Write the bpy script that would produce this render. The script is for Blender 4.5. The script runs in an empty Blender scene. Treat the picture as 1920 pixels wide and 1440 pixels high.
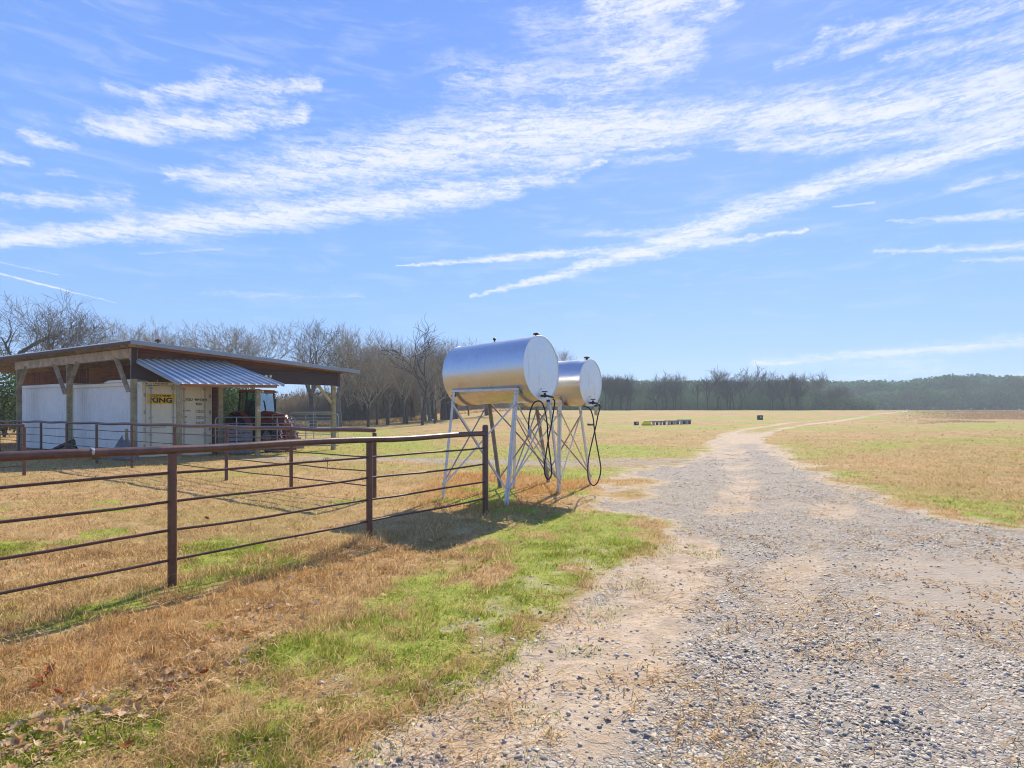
import bpy, bmesh, math, random
import numpy as np
from math import sin, cos, pi, radians, sqrt, atan2
from mathutils import Vector, Matrix

# ------------------------------------------------------------------ camera, sky, sun, exposure
scene = bpy.context.scene
COL = scene.collection
F, CX, HY = 1086.0, 960.0, 773.0          # focal length / centre / horizon of the 1920 px photograph
CAMH = 1.7
HAZE_DENSITY = .0008
SUN_AZ, SUN_EL = radians(19.0), radians(36.5)

cam_d = bpy.data.cameras.new('camera')
cam = bpy.data.objects.new('camera', cam_d); COL.objects.link(cam)
cam.location = (0, 0, CAMH); cam.rotation_euler = (pi/2, 0, 0)
cam_d.sensor_width = 36.0; cam_d.lens = F/1920.0*36.0
cam_d.shift_y = (HY-720.0)/1920.0
cam_d.clip_start = 0.05; cam_d.clip_end = 4000
scene.camera = cam

scene.view_settings.view_transform = 'Standard'
scene.view_settings.look = 'None'
scene.view_settings.exposure = 0.60
scene.view_settings.gamma = 1.0
scene.view_settings.use_curve_mapping = False
scene.cycles.max_bounces = 6
scene.cycles.volume_bounces = 0
scene.cycles.transparent_max_bounces = 12
scene.cycles.use_denoising = True
scene.cycles.filter_width = 1.05

world = bpy.data.worlds.new('World'); scene.world = world
world.use_nodes = True
WN = world.node_tree.nodes; WL = world.node_tree.links
WN.clear()

class NT:
    """tiny helper that writes math as nodes"""
    def __init__(s, tree): s.t = tree; s.n = tree.nodes; s.l = tree.links
    def put(s, sock, v):
        if isinstance(v, bpy.types.NodeSocket): s.l.new(v, sock)
        elif v is not None: sock.default_value = v
    def m(s, op, a, b=None, c=None, clamp=False):
        n = s.n.new('ShaderNodeMath'); n.operation = op; n.use_clamp = clamp
        s.put(n.inputs[0], a); s.put(n.inputs[1], b) if b is not None else None
        if c is not None: s.put(n.inputs[2], c)
        return n.outputs[0]
    def v(s, op, a, b=None, out=0, scale=None):
        n = s.n.new('ShaderNodeVectorMath'); n.operation = op
        s.put(n.inputs[0], a)
        if b is not None: s.put(n.inputs[1], b)
        if scale is not None: s.put(n.inputs['Scale'], scale)
        return n.outputs[out]
    def comb(s, x, y, z=0.0):
        n = s.n.new('ShaderNodeCombineXYZ'); s.put(n.inputs[0], x); s.put(n.inputs[1], y); s.put(n.inputs[2], z); return n.outputs[0]
    def sep(s, a):
        n = s.n.new('ShaderNodeSeparateXYZ'); s.put(n.inputs[0], a); return n.outputs
    def noise(s, vec, scale, detail=4, rough=.55, dist=0.0):
        n = s.n.new('ShaderNodeTexNoise'); s.put(n.inputs['Vector'], vec)
        n.inputs['Scale'].default_value = scale; n.inputs['Detail'].default_value = detail
        n.inputs['Roughness'].default_value = rough; n.inputs['Distortion'].default_value = dist
        return n.outputs
    def voro(s, vec, scale, feature='F1', rnd=1.0):
        n = s.n.new('ShaderNodeTexVoronoi'); n.feature = feature; s.put(n.inputs['Vector'], vec)
        n.inputs['Scale'].default_value = scale; n.inputs['Randomness'].default_value = rnd
        return n.outputs
    def mapr(s, v, a, b, c=0.0, d=1.0, smooth=True):
        n = s.n.new('ShaderNodeMapRange'); n.interpolation_type = 'SMOOTHSTEP' if smooth else 'LINEAR'
        s.put(n.inputs[0], v)
        for i, q in enumerate((a, b, c, d)): s.put(n.inputs[1+i], q)
        return n.outputs[0]
    def mix(s, f, a, b, mode='MIX'):
        n = s.n.new('ShaderNodeMix'); n.data_type = 'RGBA'; n.blend_type = mode
        s.put(n.inputs[0], f)
        for k, q in ((6, a), (7, b)):
            if isinstance(q, tuple) and len(q) == 3: q = (*q, 1.0)
            s.put(n.inputs[k], q)
        return n.outputs[2]
    def attr(s, name):
        n = s.n.new('ShaderNodeAttribute'); n.attribute_name = name; return n.outputs['Fac']

def azel(px, py):
    X, Z = (px-CX)/F, (HY-py)/F
    return math.degrees(atan2(X, 1.0)), math.degrees(atan2(Z, sqrt(1+X*X)))

# cirrus bands and contrails: x1,y1,x2,y2 (where they stand in the sky), half widths in degrees*21, strength
CLOUDS = [
 (-260,470,240,428,10,20,1.0),(240,428,620,388,26,34,1.0),(620,388,960,347,32,26,1.0),(960,347,1130,308,22,8,.8),
 (310,332,560,330,16,56,.74),(540,320,960,250,52,66,.86),(940,250,1230,232,66,44,.95),(1210,232,1550,205,42,44,.80),
 (1530,225,1990,150,48,66,.80),(1380,262,1990,215,18,34,.72),(960,300,1240,270,38,10,.66),(1150,305,1300,290,12,8,.5),
 (190,240,560,222,26,18,.82),(290,185,430,150,18,28,.72),(430,160,590,168,34,16,.72),(200,162,262,176,12,10,.5),
 (60,252,140,272,16,10,.62),(0,374,240,374,9,17,.6),(-120,280,50,302,14,8,.6),(90,325,140,325,6,8,.35),(-60,400,60,430,16,8,.4),
 (1130,12,1360,-10,52,24,.86),(1160,110,1290,85,66,42,.78),(850,150,1190,150,46,52,.50),(960,195,1180,165,26,20,.5),(1000,60,1180,60,60,60,.34),
 (880,556,1100,500,3,13,.95),(1100,500,1260,452,13,25,1.0),(1260,452,1380,404,24,30,1.0),(1380,402,1600,333,27,22,.95),(1600,333,2000,224,22,20,.95),
 (740,498,1000,478,2,9,.92),(1000,478,1260,458,9,12,.85),(1260,462,1510,432,12,3,.72),(1100,440,1250,430,8,12,.42),
 (1665,414,1950,398,3,9,.55),(1640,470,1950,460,4,10,.55),(1780,354,1950,316,9,11,.5),(1790,488,1950,484,3,6,.5),(1560,388,1640,380,2,3,.5),
 (1410,682,1960,633,9,14,.62),(1560,672,1830,700,12,26,.30),(1480,712,1660,706,8,8,.30),(1740,716,1950,700,8,9,.4),
 (1540,70,1990,-30,10,34,.62),(1460,122,1545,92,10,9,.6),(1575,100,1680,62,12,10,.5),(1660,112,1990,50,12,30,.5),(1500,260,1650,250,12,10,.4),
 (-60,497,218,568,2.2,.9,1.0),(-60,478,110,516,1.8,1.0,.5),(380,548,680,556,8,10,.26),(260,476,420,466,3,3,.3),(870,126,1000,122,6,6,.4),
 (-400,180,-900,150,40,60,.7),(2100,300,2600,330,40,60,.7),
]
W = NT(world.node_tree)
tc = WN.new('ShaderNodeTexCoord')
D = W.sep(tc.outputs['Generated'])
hyp = W.m('SQRT', W.m('ADD', W.m('MULTIPLY', D[0], D[0]), W.m('MULTIPLY', D[1], D[1])))
az = W.m('MULTIPLY', W.m('ARCTAN2', D[0], D[1]), 57.2958)
el = W.m('MULTIPLY', W.m('ARCTAN2', D[2], hyp), 57.2958)
pv = W.comb(az, el, 0.0)
# ragged warp
w1 = W.noise(W.v('MULTIPLY', pv, (0.22, 0.5, 1)), 1.0, 6, .62)[1]
w2 = W.noise(W.v('MULTIPLY', pv, (1.0, 1.5, 1)), 1.0, 6, .6)[1]
pw = W.v('ADD', pv, W.v('MULTIPLY', W.v('SUBTRACT', w1, (.5, .5, .5)), (6.5, 3.0, 0)))
pw = W.v('ADD', pw, W.v('MULTIPLY', W.v('SUBTRACT', w2, (.5, .5, .5)), (1.5, 1.25, 0)))
pfine = W.v('ADD', pv, W.v('MULTIPLY', W.v('SUBTRACT', w2, (.5, .5, .5)), (.5, .22, 0)))
pmid = W.v('ADD', pv, W.v('MULTIPLY', W.v('SUBTRACT', w2, (.5, .5, .5)), (2.2, .9, 0)))
mask = None
for (x1, y1, x2, y2, a, b, s) in CLOUDS:
    A = azel(x1, y1); B = azel(x2, y2)
    d = (B[0]-A[0], B[1]-A[1]); L2 = d[0]**2+d[1]**2
    src = pw if (max(a, b) > 15 and s < .94) else (pmid if max(a, b) > 4 else pfine)
    rel = W.v('SUBTRACT', src, (A[0], A[1], 0))
    t = W.m('DIVIDE', W.v('DOT_PRODUCT', rel, (d[0], d[1], 0), out=1), L2, clamp=True)
    near = W.v('SCALE', (d[0], d[1], 0), scale=t)
    dist = W.v('LENGTH', W.v('SUBTRACT', rel, near), out=1)
    wid = W.m('MULTIPLY_ADD', t, (b-a)/19.0*1.25, a/19.0*1.25)
    k = W.m('MULTIPLY', W.m('SUBTRACT', 1.0, W.m('DIVIDE', dist, wid), clamp=True), s)
    k = W.m('POWER', k, .62)
    mask = k if mask is None else W.m('SMOOTH_MAX', mask, k, .12)
# fibres: stretched along the wind, a second set across it
def rot(ang, sx, sy):
    n = WN.new('ShaderNodeMapping'); WL.new(pv, n.inputs['Vector'])
    n.inputs['Rotation'].default_value = (0, 0, radians(ang)); n.inputs['Scale'].default_value = (sx, sy, 1)
    return n.outputs[0]
f1 = W.noise(rot(-14, .16, .9), 1.0, 8, .62, .6)[0]
f2 = W.noise(rot(-30, .30, 1.9), 1.0, 8, .58, 1.4)[0]
f3 = W.noise(rot(-20, .8, 2.2), 1.7, 8, .60, 1.2)[0]
fib = W.m('ADD', W.m('ADD', W.m('MULTIPLY', f1, .38), W.m('MULTIPLY', f2, .34)), W.m('MULTIPLY', f3, .28))
dens = W.m('MULTIPLY', mask, W.mapr(fib, .37, .61, .48, 1.10))
dens = W.mapr(dens, .16, 1.0, 0.0, .90)
veil = W.m('MULTIPLY', W.mapr(f1, .45, .75, 0, .20), W.mapr(el, 2, 16, 0, 1))
dens = W.m('ADD', dens, W.m('MULTIPLY', veil, W.m('SUBTRACT', 1.0, dens)), clamp=True)
sky = WN.new('ShaderNodeTexSky'); sky.sky_type = 'NISHITA'; sky.sun_disc = False
sky.sun_elevation = SUN_EL; sky.sun_rotation = SUN_AZ
sky.air_density = 1.0; sky.dust_density = .35; sky.ozone_density = 1.6; sky.altitude = 100
SKY_STRENGTH = 0.12
skc = sky.outputs[0]
# the blue of the photograph is even from zenith to haze line: soften Nishita's glare with its own mean colour by elevation
ramp = WN.new('ShaderNodeValToRGB'); WL.new(W.m('DIVIDE', el, 60.0, clamp=True), ramp.inputs[0])
ramp.color_ramp.elements[0].position = 0.0; ramp.color_ramp.elements[0].color = (1.95, 3.38, 5.9, 1)
ramp.color_ramp.elements[1].position = 1.0; ramp.color_ramp.elements[1].color = (.42, .98, 3.3, 1)
e = ramp.color_ramp.elements.new(.22); e.color = (1.38, 2.76, 5.8, 1)
e = ramp.color_ramp.elements.new(.58); e.color = (.92, 1.98, 5.35, 1)
skc = W.mix(.90, skc, ramp.outputs[0])
out_c = W.mix(dens, skc, (5.15, 5.3, 5.5))
bg = WN.new('ShaderNodeBackground'); WL.new(out_c, bg.inputs[0]); bg.inputs[1].default_value = SKY_STRENGTH
wo = WN.new('ShaderNodeOutputWorld'); WL.new(bg.outputs[0], wo.inputs[0])
world.cycles.sampling_method = 'MANUAL'; world.cycles.sample_map_resolution = 512

sl = bpy.data.lights.new('sun', 'SUN'); sl.energy = 4.5; sl.angle = radians(.53); sl.color = (1.0, .905, .75)
sun = bpy.data.objects.new('sun', sl); COL.objects.link(sun)
sd = Vector((sin(SUN_AZ)*cos(SUN_EL), cos(SUN_AZ)*cos(SUN_EL), sin(SUN_EL)))
sun.rotation_euler = sd.to_track_quat('Z', 'Y').to_euler(); sun.location = sd*60

# ------------------------------------------------------------------ helpers
R = random.Random(11)
rng = np.random.default_rng(5)

def tag(o, label=None, cat=None, group=None, kind=None):
    if label: o['label'] = label
    if cat: o['category'] = cat
    if group: o['group'] = group
    if kind: o['kind'] = kind
    return o
def link(o, parent=None):
    COL.objects.link(o)
    if parent is not None: o.parent = parent
    return o
def empty(name, loc=(0, 0, 0), rz=0.0, label=None, cat=None, group=None):
    o = bpy.data.objects.new(name, None); COL.objects.link(o)
    o.location = loc; o.rotation_euler = (0, 0, rz); o.empty_display_size = .2
    return tag(o, label, cat, group)

class MB:
    """collects polygons; build() links them as ONE mesh object"""
    def __init__(s): s.v = []; s.f = []
    def add(s, vs, fs):
        k = len(s.v); s.v += [tuple(v) for v in vs]; s.f += [tuple(i+k for i in f) for f in fs]; return s
    def hexa(s, p):  # 4 bottom then 4 top
        return s.add(p, [(0, 3, 2, 1), (4, 5, 6, 7), (0, 1, 5, 4), (1, 2, 6, 5), (2, 3, 7, 6), (3, 0, 4, 7)])
    def box(s, c, size, rz=0.0, rot=None):
        M = rot if rot is not None else Matrix.Rotation(rz, 3, 'Z')
        hx, hy, hz = size[0]/2, size[1]/2, size[2]/2
        c = Vector(c)
        return s.hexa([c+M@Vector(q) for q in ((-hx,-hy,-hz),(hx,-hy,-hz),(hx,hy,-hz),(-hx,hy,-hz),(-hx,-hy,hz),(hx,-hy,hz),(hx,hy,hz),(-hx,hy,hz))])
    def bar(s, a, b, w, h, up=(0, 0, 1)):
        a, b = Vector(a), Vector(b); d = (b-a).normalized(); up = Vector(up)
        if abs(d.dot(up)) > .98: up = Vector((0, 1, 0))
        sx = d.cross(up).normalized()*w/2; sy = sx.cross(d).normalized()*h/2
        return s.hexa([a-sx-sy, a+sx-sy, b+sx-sy, b-sx-sy, a-sx+sy, a+sx+sy, b+sx+sy, b-sx+sy])
    def tube(s, pts, r, n=8, caps=True):
        pts = [Vector(p) for p in pts]
        rs = r if isinstance(r, (list, tuple)) else [r]*len(pts)
        vs = []; fs = []; prev = None
        for i, p in enumerate(pts):
            d = (pts[min(i+1, len(pts)-1)]-pts[max(i-1, 0)]).normalized()
            if prev is None:
                u = d.cross(Vector((0, 0, 1)) if abs(d.z) < .95 else Vector((1, 0, 0))).normalized()
            else: u = (prev-d*prev.dot(d)).normalized()
            prev = u; w = d.cross(u)
            vs += [p+(u*cos(2*pi*k/n)+w*sin(2*pi*k/n))*rs[i] for k in range(n)]
        for i in range(len(pts)-1):
            for k in range(n):
                fs.append((i*n+k, i*n+(k+1) % n, (i+1)*n+(k+1) % n, (i+1)*n+k))
        if caps:
            fs.append(tuple(reversed(range(n)))); fs.append(tuple((len(pts)-1)*n+k for k in range(n)))
        return s.add(vs, fs)
    def build(s, name, mat=None, parent=None, smooth=False, bevel=0.0):
        me = bpy.data.meshes.new(name); me.from_pydata(s.v, [], s.f); me.validate()
        if mat: me.materials.append(mat)
        o = bpy.data.objects.new(name, me); link(o, parent)
        if smooth:
            bm = bmesh.new(); bm.from_mesh(me)
            for f in bm.faces: f.smooth = True
            for e in bm.edges:
                if len(e.link_faces) == 2 and e.calc_face_angle(0) > .7: e.smooth = False
            bm.to_mesh(me); bm.free()
        if bevel:
            m = o.modifiers.new('bevel', 'BEVEL'); m.width = bevel; m.segments = 1; m.limit_method = 'ANGLE'
        return o

def np_mesh(name, V, Fq, mat, parent=None, attrs=None, smooth=False):
    """V (n,3); Fq (m,k) k=3 or 4"""
    me = bpy.data.meshes.new(name)
    k = Fq.shape[1]
    me.vertices.add(len(V)); me.vertices.foreach_set('co', V.astype(np.float32).ravel())
    me.loops.add(Fq.size); me.loops.foreach_set('vertex_index', Fq.astype(np.int32).ravel())
    me.polygons.add(len(Fq)); me.polygons.foreach_set('loop_start', np.arange(0, Fq.size, k, dtype=np.int32))
    me.update(calc_edges=True)
    if smooth: me.polygons.foreach_set('use_smooth', np.ones(len(Fq), bool))
    for an, av in (attrs or {}).items():
        at = me.attributes.new(an, 'FLOAT', 'POINT'); at.data.foreach_set('value', av.astype(np.float32))
    if mat: me.materials.append(mat)
    o = bpy.data.objects.new(name, me); link(o, parent)
    return o

def hash2(ix, iy, seed=0):
    h = (ix*374761393+iy*668265263+seed*1442695041) & 0xffffffff
    h = ((h ^ (h >> 13))*1274126177) & 0xffffffff
    return ((h ^ (h >> 16)) & 0xffff)/65535.0
def vnoise(x, y, s, seed=0):
    x = np.asarray(x, float)*s+1000.37; y = np.asarray(y, float)*s+1000.91
    ix = np.floor(x).astype(np.int64); iy = np.floor(y).astype(np.int64); fx = x-ix; fy = y-iy
    fx = fx*fx*(3-2*fx); fy = fy*fy*(3-2*fy)
    a = hash2(ix, iy, seed); b = hash2(ix+1, iy, seed); c = hash2(ix, iy+1, seed); d = hash2(ix+1, iy+1, seed)
    return (a*(1-fx)+b*fx)*(1-fy)+(c*(1-fx)+d*fx)*fy
def fbm(x, y, s, seed=0, oct=4):
    r = 0; a = .5
    for i in range(oct): r = r+a*vnoise(x, y, s*2**i, seed+i*17); a *= .5
    return r/(1-.5**oct)
def sstep(a, b, x):
    t = np.clip((np.asarray(x, float)-a)/(b-a), 0, 1); return t*t*(3-2*t)

def terrain(x, y):
    """height of the land: level yard, field rising to a low crest on the right, low ground at the left"""
    x = np.asarray(x, float); y = np.asarray(y, float)
    u = x/np.maximum(y, 5.0)
    right = sstep(-.30, -.02, u)
    rise = 2.25*sstep(28, 165, y)
    z = right*rise
    z = z-right*sstep(170, 260, y)*.25
    z = z+sstep(300, 620, y)*sstep(.35, .8, u)*16.0      # wooded rise far to the right
    z = z+(fbm(x, y, .10, 3, 3)-.5)*.30*sstep(14, 40, y)*(1-sstep(60, 200, y)*.3)
    return z
def gz(x, y): return float(terrain(x, y))
def hit(px, py):
    """point of the land seen at a pixel of the photograph"""
    u = (px-CX)/F; v = (HY-py)/F; t = 2.0
    while t < 700:
        if CAMH+v*t <= gz(u*t, t): break
        t *= 1.004
    return Vector((u*t, t, gz(u*t, t)))
def at(px, Y, py=None, z=None):
    return Vector(((px-CX)/F*Y, Y, CAMH+(HY-py)/F*Y if py is not None else (z or 0.0)))

# ------------------------------------------------------------------ materials
def mat(name, col, rough=.7, metal=0.0, var=.12, scale=6.0, bump=0.0, bscale=None, col2=None, spec=.4, stretch=None, trans=0.0, streak=None):
    m = bpy.data.materials.new(name); m.use_nodes = True
    N = NT(m.node_tree); b = N.n['Principled BSDF']
    tcn = N.n.new('ShaderNodeTexCoord'); vec = tcn.outputs['Object']
    if stretch: vec = N.v('MULTIPLY', vec, stretch)
    nz = N.noise(vec, scale, 6, .6)[0]
    nz2 = N.noise(vec, scale*5.3, 4, .6)[0]
    f = N.m('ADD', N.m('MULTIPLY', nz, .6), N.m('MULTIPLY', nz2, .4))
    f = N.mapr(f, .3, .7)
    c2 = col2 or tuple(min(1, c*(1-var*1.6)) for c in col)
    c1 = col if col2 else tuple(min(1, c*(1+var)) for c in col)
    c = N.mix(f, c2, c1)
    if streak:
        sv = N.v('MULTIPLY', tcn.outputs['Object'], (9, 9, .8))
        sf = N.mapr(N.noise(sv, 1.0, 5, .6)[0], .56, .78)
        c = N.mix(N.m('MULTIPLY', sf, streak[1]), c, streak[0])
    N.l.new(c, b.inputs['Base Color'])
    N.l.new(N.mapr(nz, .3, .7, max(.02, rough-.07), min(1, rough+.07)), b.inputs['Roughness'])
    b.inputs['Metallic'].default_value = metal
    b.inputs['Specular IOR Level'].default_value = spec
    if bump:
        bn = N.n.new('ShaderNodeBump'); bn.inputs['Strength'].default_value = bump; bn.inputs['Distance'].default_value = .01
        N.l.new(N.noise(vec, bscale or scale*4, 5, .6)[0], bn.inputs['Height']); N.l.new(bn.outputs[0], b.inputs['Normal'])
    return m
M = {}
M['pipe'] = mat('brown_painted_pipe', (.14, .068, .048), .42, .25, .25, 4, .15, 60, spec=.6, streak=((.19, .085, .04), .55))
M['pipe_thin'] = mat('brown_rod', (.125, .06, .042), .45, .2, .3, 6, streak=((.17, .075, .04), .5))
M['weld'] = mat('weld_metal', (.5, .47, .45), .5, .5)
M['tank'] = mat('silver_tank_paint', (.68, .685, .69), .33, .9, .04, 3, 0, 14, streak=((.50, .50, .50), .35))
M['cap'] = mat('silver_tank_end', (.76, .79, .78), .46, .75, .04, 2, 0, 9, streak=((.42, .40, .37), .65))
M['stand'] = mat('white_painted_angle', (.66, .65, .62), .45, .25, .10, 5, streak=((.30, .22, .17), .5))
M['stand_shade'] = mat('shaded_white_angle', (.36, .33, .31), .6, .2, .15, 5, streak=((.25, .15, .10), .6))  # white stand paint with shade put into the colour, for rear and under-tank parts
M['hose'] = mat('black_rubber', (.012, .012, .013), .45, 0, .2, 9)
M['iron'] = mat('dark_iron', (.05, .04, .04), .55, .5, .3, 9)
M['rustcap'] = mat('rusty_cap', (.11, .05, .045), .6, .3, .3, 20)
M['filter'] = mat('cream_filter', (.55, .48, .27), .5)
M['meter'] = mat('pale_meter', (.45, .47, .50), .5)
M['wood'] = mat('weathered_wood', (.50, .36, .23), .85, 0, .3, 3, .4, 30, stretch=(1, 1, 1), streak=((.26, .16, .10), .5))
M['post'] = mat('treated_post', (.38, .31, .17), .85, 0, .3, 3, .4, 30, streak=((.13, .11, .07), .6))
M['brace_yellow'] = mat('yellow_brace', (.55, .41, .20), .8, 0, .2, 5)  # brighter and yellower than the other knee braces
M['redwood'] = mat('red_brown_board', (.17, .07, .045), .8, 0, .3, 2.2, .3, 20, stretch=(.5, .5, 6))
M['cedar_and_lit'] = mat('cedar_and_lit_board', (.38, .18, .085), .8, 0, .3, 2.2, .3, 20, stretch=(.5, .5, 6))
M['lintel'] = mat('dark_brown_trim', (.062, .036, .036), .6, 0, .15, 2)
M['fascia'] = mat('brown_edge', (.10, .06, .05), .6, .1, .15, 2)
M['galv'] = mat('galvanised_roof', (.93, .93, .90), .5, .0, .08, 3, streak=((.45, .47, .5), .4))
M['galv_edge_rib_shade'] = mat('roof_edge_and_rib_shade', (.30, .33, .36), .4, .5, .08, 3)
M['cont_white'] = mat('white_container_paint', (.88, .85, .78), .55, .0, .05, 1.4, streak=((.45, .43, .40), .5))
M['cont_cream'] = mat('cream_container_paint', (.93, .83, .60), .55, .0, .05, 1.4, streak=((.52, .42, .27), .45))
M['bar_metal'] = mat('lock_bar_metal', (.42, .43, .40), .45, .6, .2, 9)
M['banner'] = mat('orange_banner', (1.0, .62, .02), .5, 0, .05, 3)
M['ink'] = mat('black_print', (.02, .018, .018), .6)
M['red'] = mat('red_tractor_paint', (.27, .022, .018), .35, .1, .15, 4, spec=.6)
M['red_dull'] = mat('dull_red_paint', (.22, .04, .03), .5, 0, .3, 6)
M['black'] = mat('black_plastic', (.018, .018, .02), .45, 0, .2, 6)
M['tyre'] = mat('tyre_rubber', (.03, .03, .032), .8, 0, .3, 12)
M['rim'] = mat('pale_rim', (.38, .38, .40), .5, .3, .2, 9)
M['steel'] = mat('galvanised_gate_pipe', (.28, .31, .33), .35, .8, .15, 6)
M['crate'] = mat('grey_crate', (.22, .23, .26), .7, 0, .25, 8)
M['tarp'] = mat('grey_tarp', (.19, .195, .20), .75, 0, .3, 4, .4, 12)
M['shingle'] = mat('old_dark_board', (.19, .145, .115), .9, 0, .45, 8, .4, 30)
M['yellow'] = mat('yellow_plastic', (.95, .80, .03), .5, 0, .1, 5)
M['plank_grey'] = mat('grey_plank', (.30, .31, .32), .8, 0, .25, 5)
M['block'] = mat('pale_block', (.42, .42, .40), .9, 0, .2, 5)
M['lampwhite'] = mat('lamp_housing', (.75, .72, .62), .4)
M['darkbox'] = mat('dark_box', (.035, .038, .042), .6)
M['bark'] = mat('grey_bark', (.085, .07, .055), .95, 0, .35, 3)
M['bark_dark'] = mat('dark_bark', (.045, .047, .038), .95, 0, .3, 3)
M['bark_pale'] = mat('pale_bark', (.20, .175, .145), .95, 0, .3, 3)
M['twig'] = mat('winter_twig', (.16, .13, .09), .95, 0, .35, .6)
M['twig_far'] = mat('far_twig', (.13, .14, .09), .95, 0, .3, .6)
M['twig_sunlit'] = mat('sunlit_twig', (.34, .285, .19), .95, 0, .3, .6)  # sunlight on the twigs is put into this paler colour
def glass():
    m = bpy.data.materials.new('tinted_glass'); m.use_nodes = True; N = NT(m.node_tree); b = N.n['Principled BSDF']
    tr = N.n.new('ShaderNodeBsdfTransparent'); tr.inputs[0].default_value = (.55, .72, .72, 1)
    gl = N.n.new('ShaderNodeBsdfGlossy'); gl.inputs['Roughness'].default_value = .03; gl.inputs[0].default_value = (.9, .95, 1, 1)
    fr = N.n.new('ShaderNodeFresnel'); fr.inputs[0].default_value = 1.5
    mx = N.n.new('ShaderNodeMixShader'); N.l.new(N.m('MULTIPLY', fr.outputs[0], .3), mx.inputs[0]); N.l.new(tr.outputs[0], mx.inputs[1]); N.l.new(gl.outputs[0], mx.inputs[2])
    N.l.new(mx.outputs[0], N.n['Material Output'].inputs[0]); return m
M['glass'] = glass()
def leafmat(name, ca, cb, an=None, cc=None, trans=.4, nscale=.5, rough=.8):
    """thin foliage: diffuse + translucent, colour from a per-leaf attribute 'tint' and optional 'green'"""
    m = bpy.data.materials.new(name); m.use_nodes = True; N = NT(m.node_tree)
    N.n.remove(N.n['Principled BSDF'])
    g = N.n.new('ShaderNodeNewGeometry')
    c = N.mix(N.attr('tint'), ca, cb)
    if an: c = N.mix(N.attr(an), c, cc if isinstance(cc, tuple) else cc)
    big = N.noise(g.outputs['Position'], nscale, 3, .5)[0]
    c = N.mix(N.mapr(big, .35, .65, 0, .35), c, (.0, .0, .0), 'MIX') if False else c
    d = N.n.new('ShaderNodeBsdfDiffuse'); t = N.n.new('ShaderNodeBsdfTranslucent')
    N.l.new(c, d.inputs[0]); N.l.new(c, t.inputs[0])
    mx = N.n.new('ShaderNodeMixShader'); mx.inputs[0].default_value = trans
    N.l.new(d.outputs[0], mx.inputs[1]); N.l.new(t.outputs[0], mx.inputs[2]); N.l.new(mx.outputs[0], N.n['Material Output'].inputs[0])
    return m
# ------------------------------------------------------------------ ground masks (world coordinates)
def poly(pts): return np.array([[*hit(x, y).xy] for x, y in pts])
def sdf(P, x, y):
    """signed distance to polygon, >0 inside"""
    x = np.asarray(x, float); y = np.asarray(y, float)
    d = np.full(x.shape, 1e9); ins = np.zeros(x.shape, bool)
    n = len(P)
    for i in range(n):
        ax, ay = P[i]; bx, by = P[(i+1) % n]
        ex, ey = bx-ax, by-ay
        t = np.clip(((x-ax)*ex+(y-ay)*ey)/max(ex*ex+ey*ey, 1e-9), 0, 1)
        d = np.minimum(d, (x-ax-t*ex)**2+(y-ay-t*ey)**2)
        c = ((ay > y) != (by > y)) & (x < ex*(y-ay)/(ey if abs(ey) > 1e-12 else 1e-12)+ax)
        ins ^= c
    d = np.sqrt(d); return np.where(ins, d, -d)
def ldist(P, x, y):
    x = np.asarray(x, float); y = np.asarray(y, float); d = np.full(x.shape, 1e9)
    for i in range(len(P)-1):
        ax, ay = P[i]; bx, by = P[i+1]; ex, ey = bx-ax, by-ay
        t = np.clip(((x-ax)*ex+(y-ay)*ey)/(ex*ex+ey*ey), 0, 1)
        d = np.minimum(d, np.hypot(x-ax-t*ex, y-ay-t*ey))
    return d
ROAD = poly([(200, 1900), (440, 1560), (600, 1440), (760, 1330), (910, 1240), (1035, 1150), (1110, 1090), (1220, 1040), (1250, 1000), (1190, 965), (1100, 948),
             (1085, 935), (1130, 905), (1180, 880), (1290, 866), (1325, 838), (1352, 815), (1395, 804), (1460, 794), (1560, 784.5), (1640, 776), (1700, 770.5),
             (1706, 771.5), (1660, 778), (1590, 788), (1510, 797), (1455, 808), (1432, 822), (1450, 836), (1490, 858), (1545, 890), (1620, 925), (1700, 950), (1800, 970),
             (1960, 990), (2500, 1050), (4200, 1500), (3400, 2000)])
LANE = poly([(1320, 858), (1180, 860), (900, 861), (700, 856), (560, 854), (440, 862), (440, 868), (560, 863), (720, 866), (900, 872), (1150, 876), (1300, 872)])
VERGE = poly([(330, 1440), (420, 1230), (520, 1180), (640, 1120), (740, 1085), (840, 1035), (930, 1000), (1040, 960), (1120, 958), (1190, 975), (1250, 1005), (1220, 1045), (1130, 1090), (1060, 1150), (960, 1240), (850, 1330), (640, 1440), (500, 1560)])
VERGEB = poly([(0, 1215), (0, 1155), (150, 1140), (320, 1095), (560, 1040), (700, 1010), (560, 1060), (330, 1130), (140, 1180)])
VERGEC = poly([(330, 1080), (400, 1010), (520, 1010), (600, 1030), (450, 1070)])
BROWN = poly([(820, 885), (1000, 885), (1180, 905), (1060, 935), (1000, 965), (880, 960), (760, 950)])
TRK1 = poly([(560, 1600), (820, 1400), (1000, 1270), (1150, 1150), (1280, 1050), (1350, 975), (1392, 910), (1380, 870), (1368, 840), (1400, 812), (1500, 792), (1600, 780)])
TRK2 = poly([(1530, 1600), (1490, 1300), (1470, 1150), (1490, 1040), (1560, 960), (1590, 925), (1520, 880), (1450, 845), (1425, 820)])
PALE = poly([(1620, 1100), (1720, 1040), (1960, 1040), (2300, 1150), (2200, 1260), (1900, 1190), (1700, 1150)])
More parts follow.
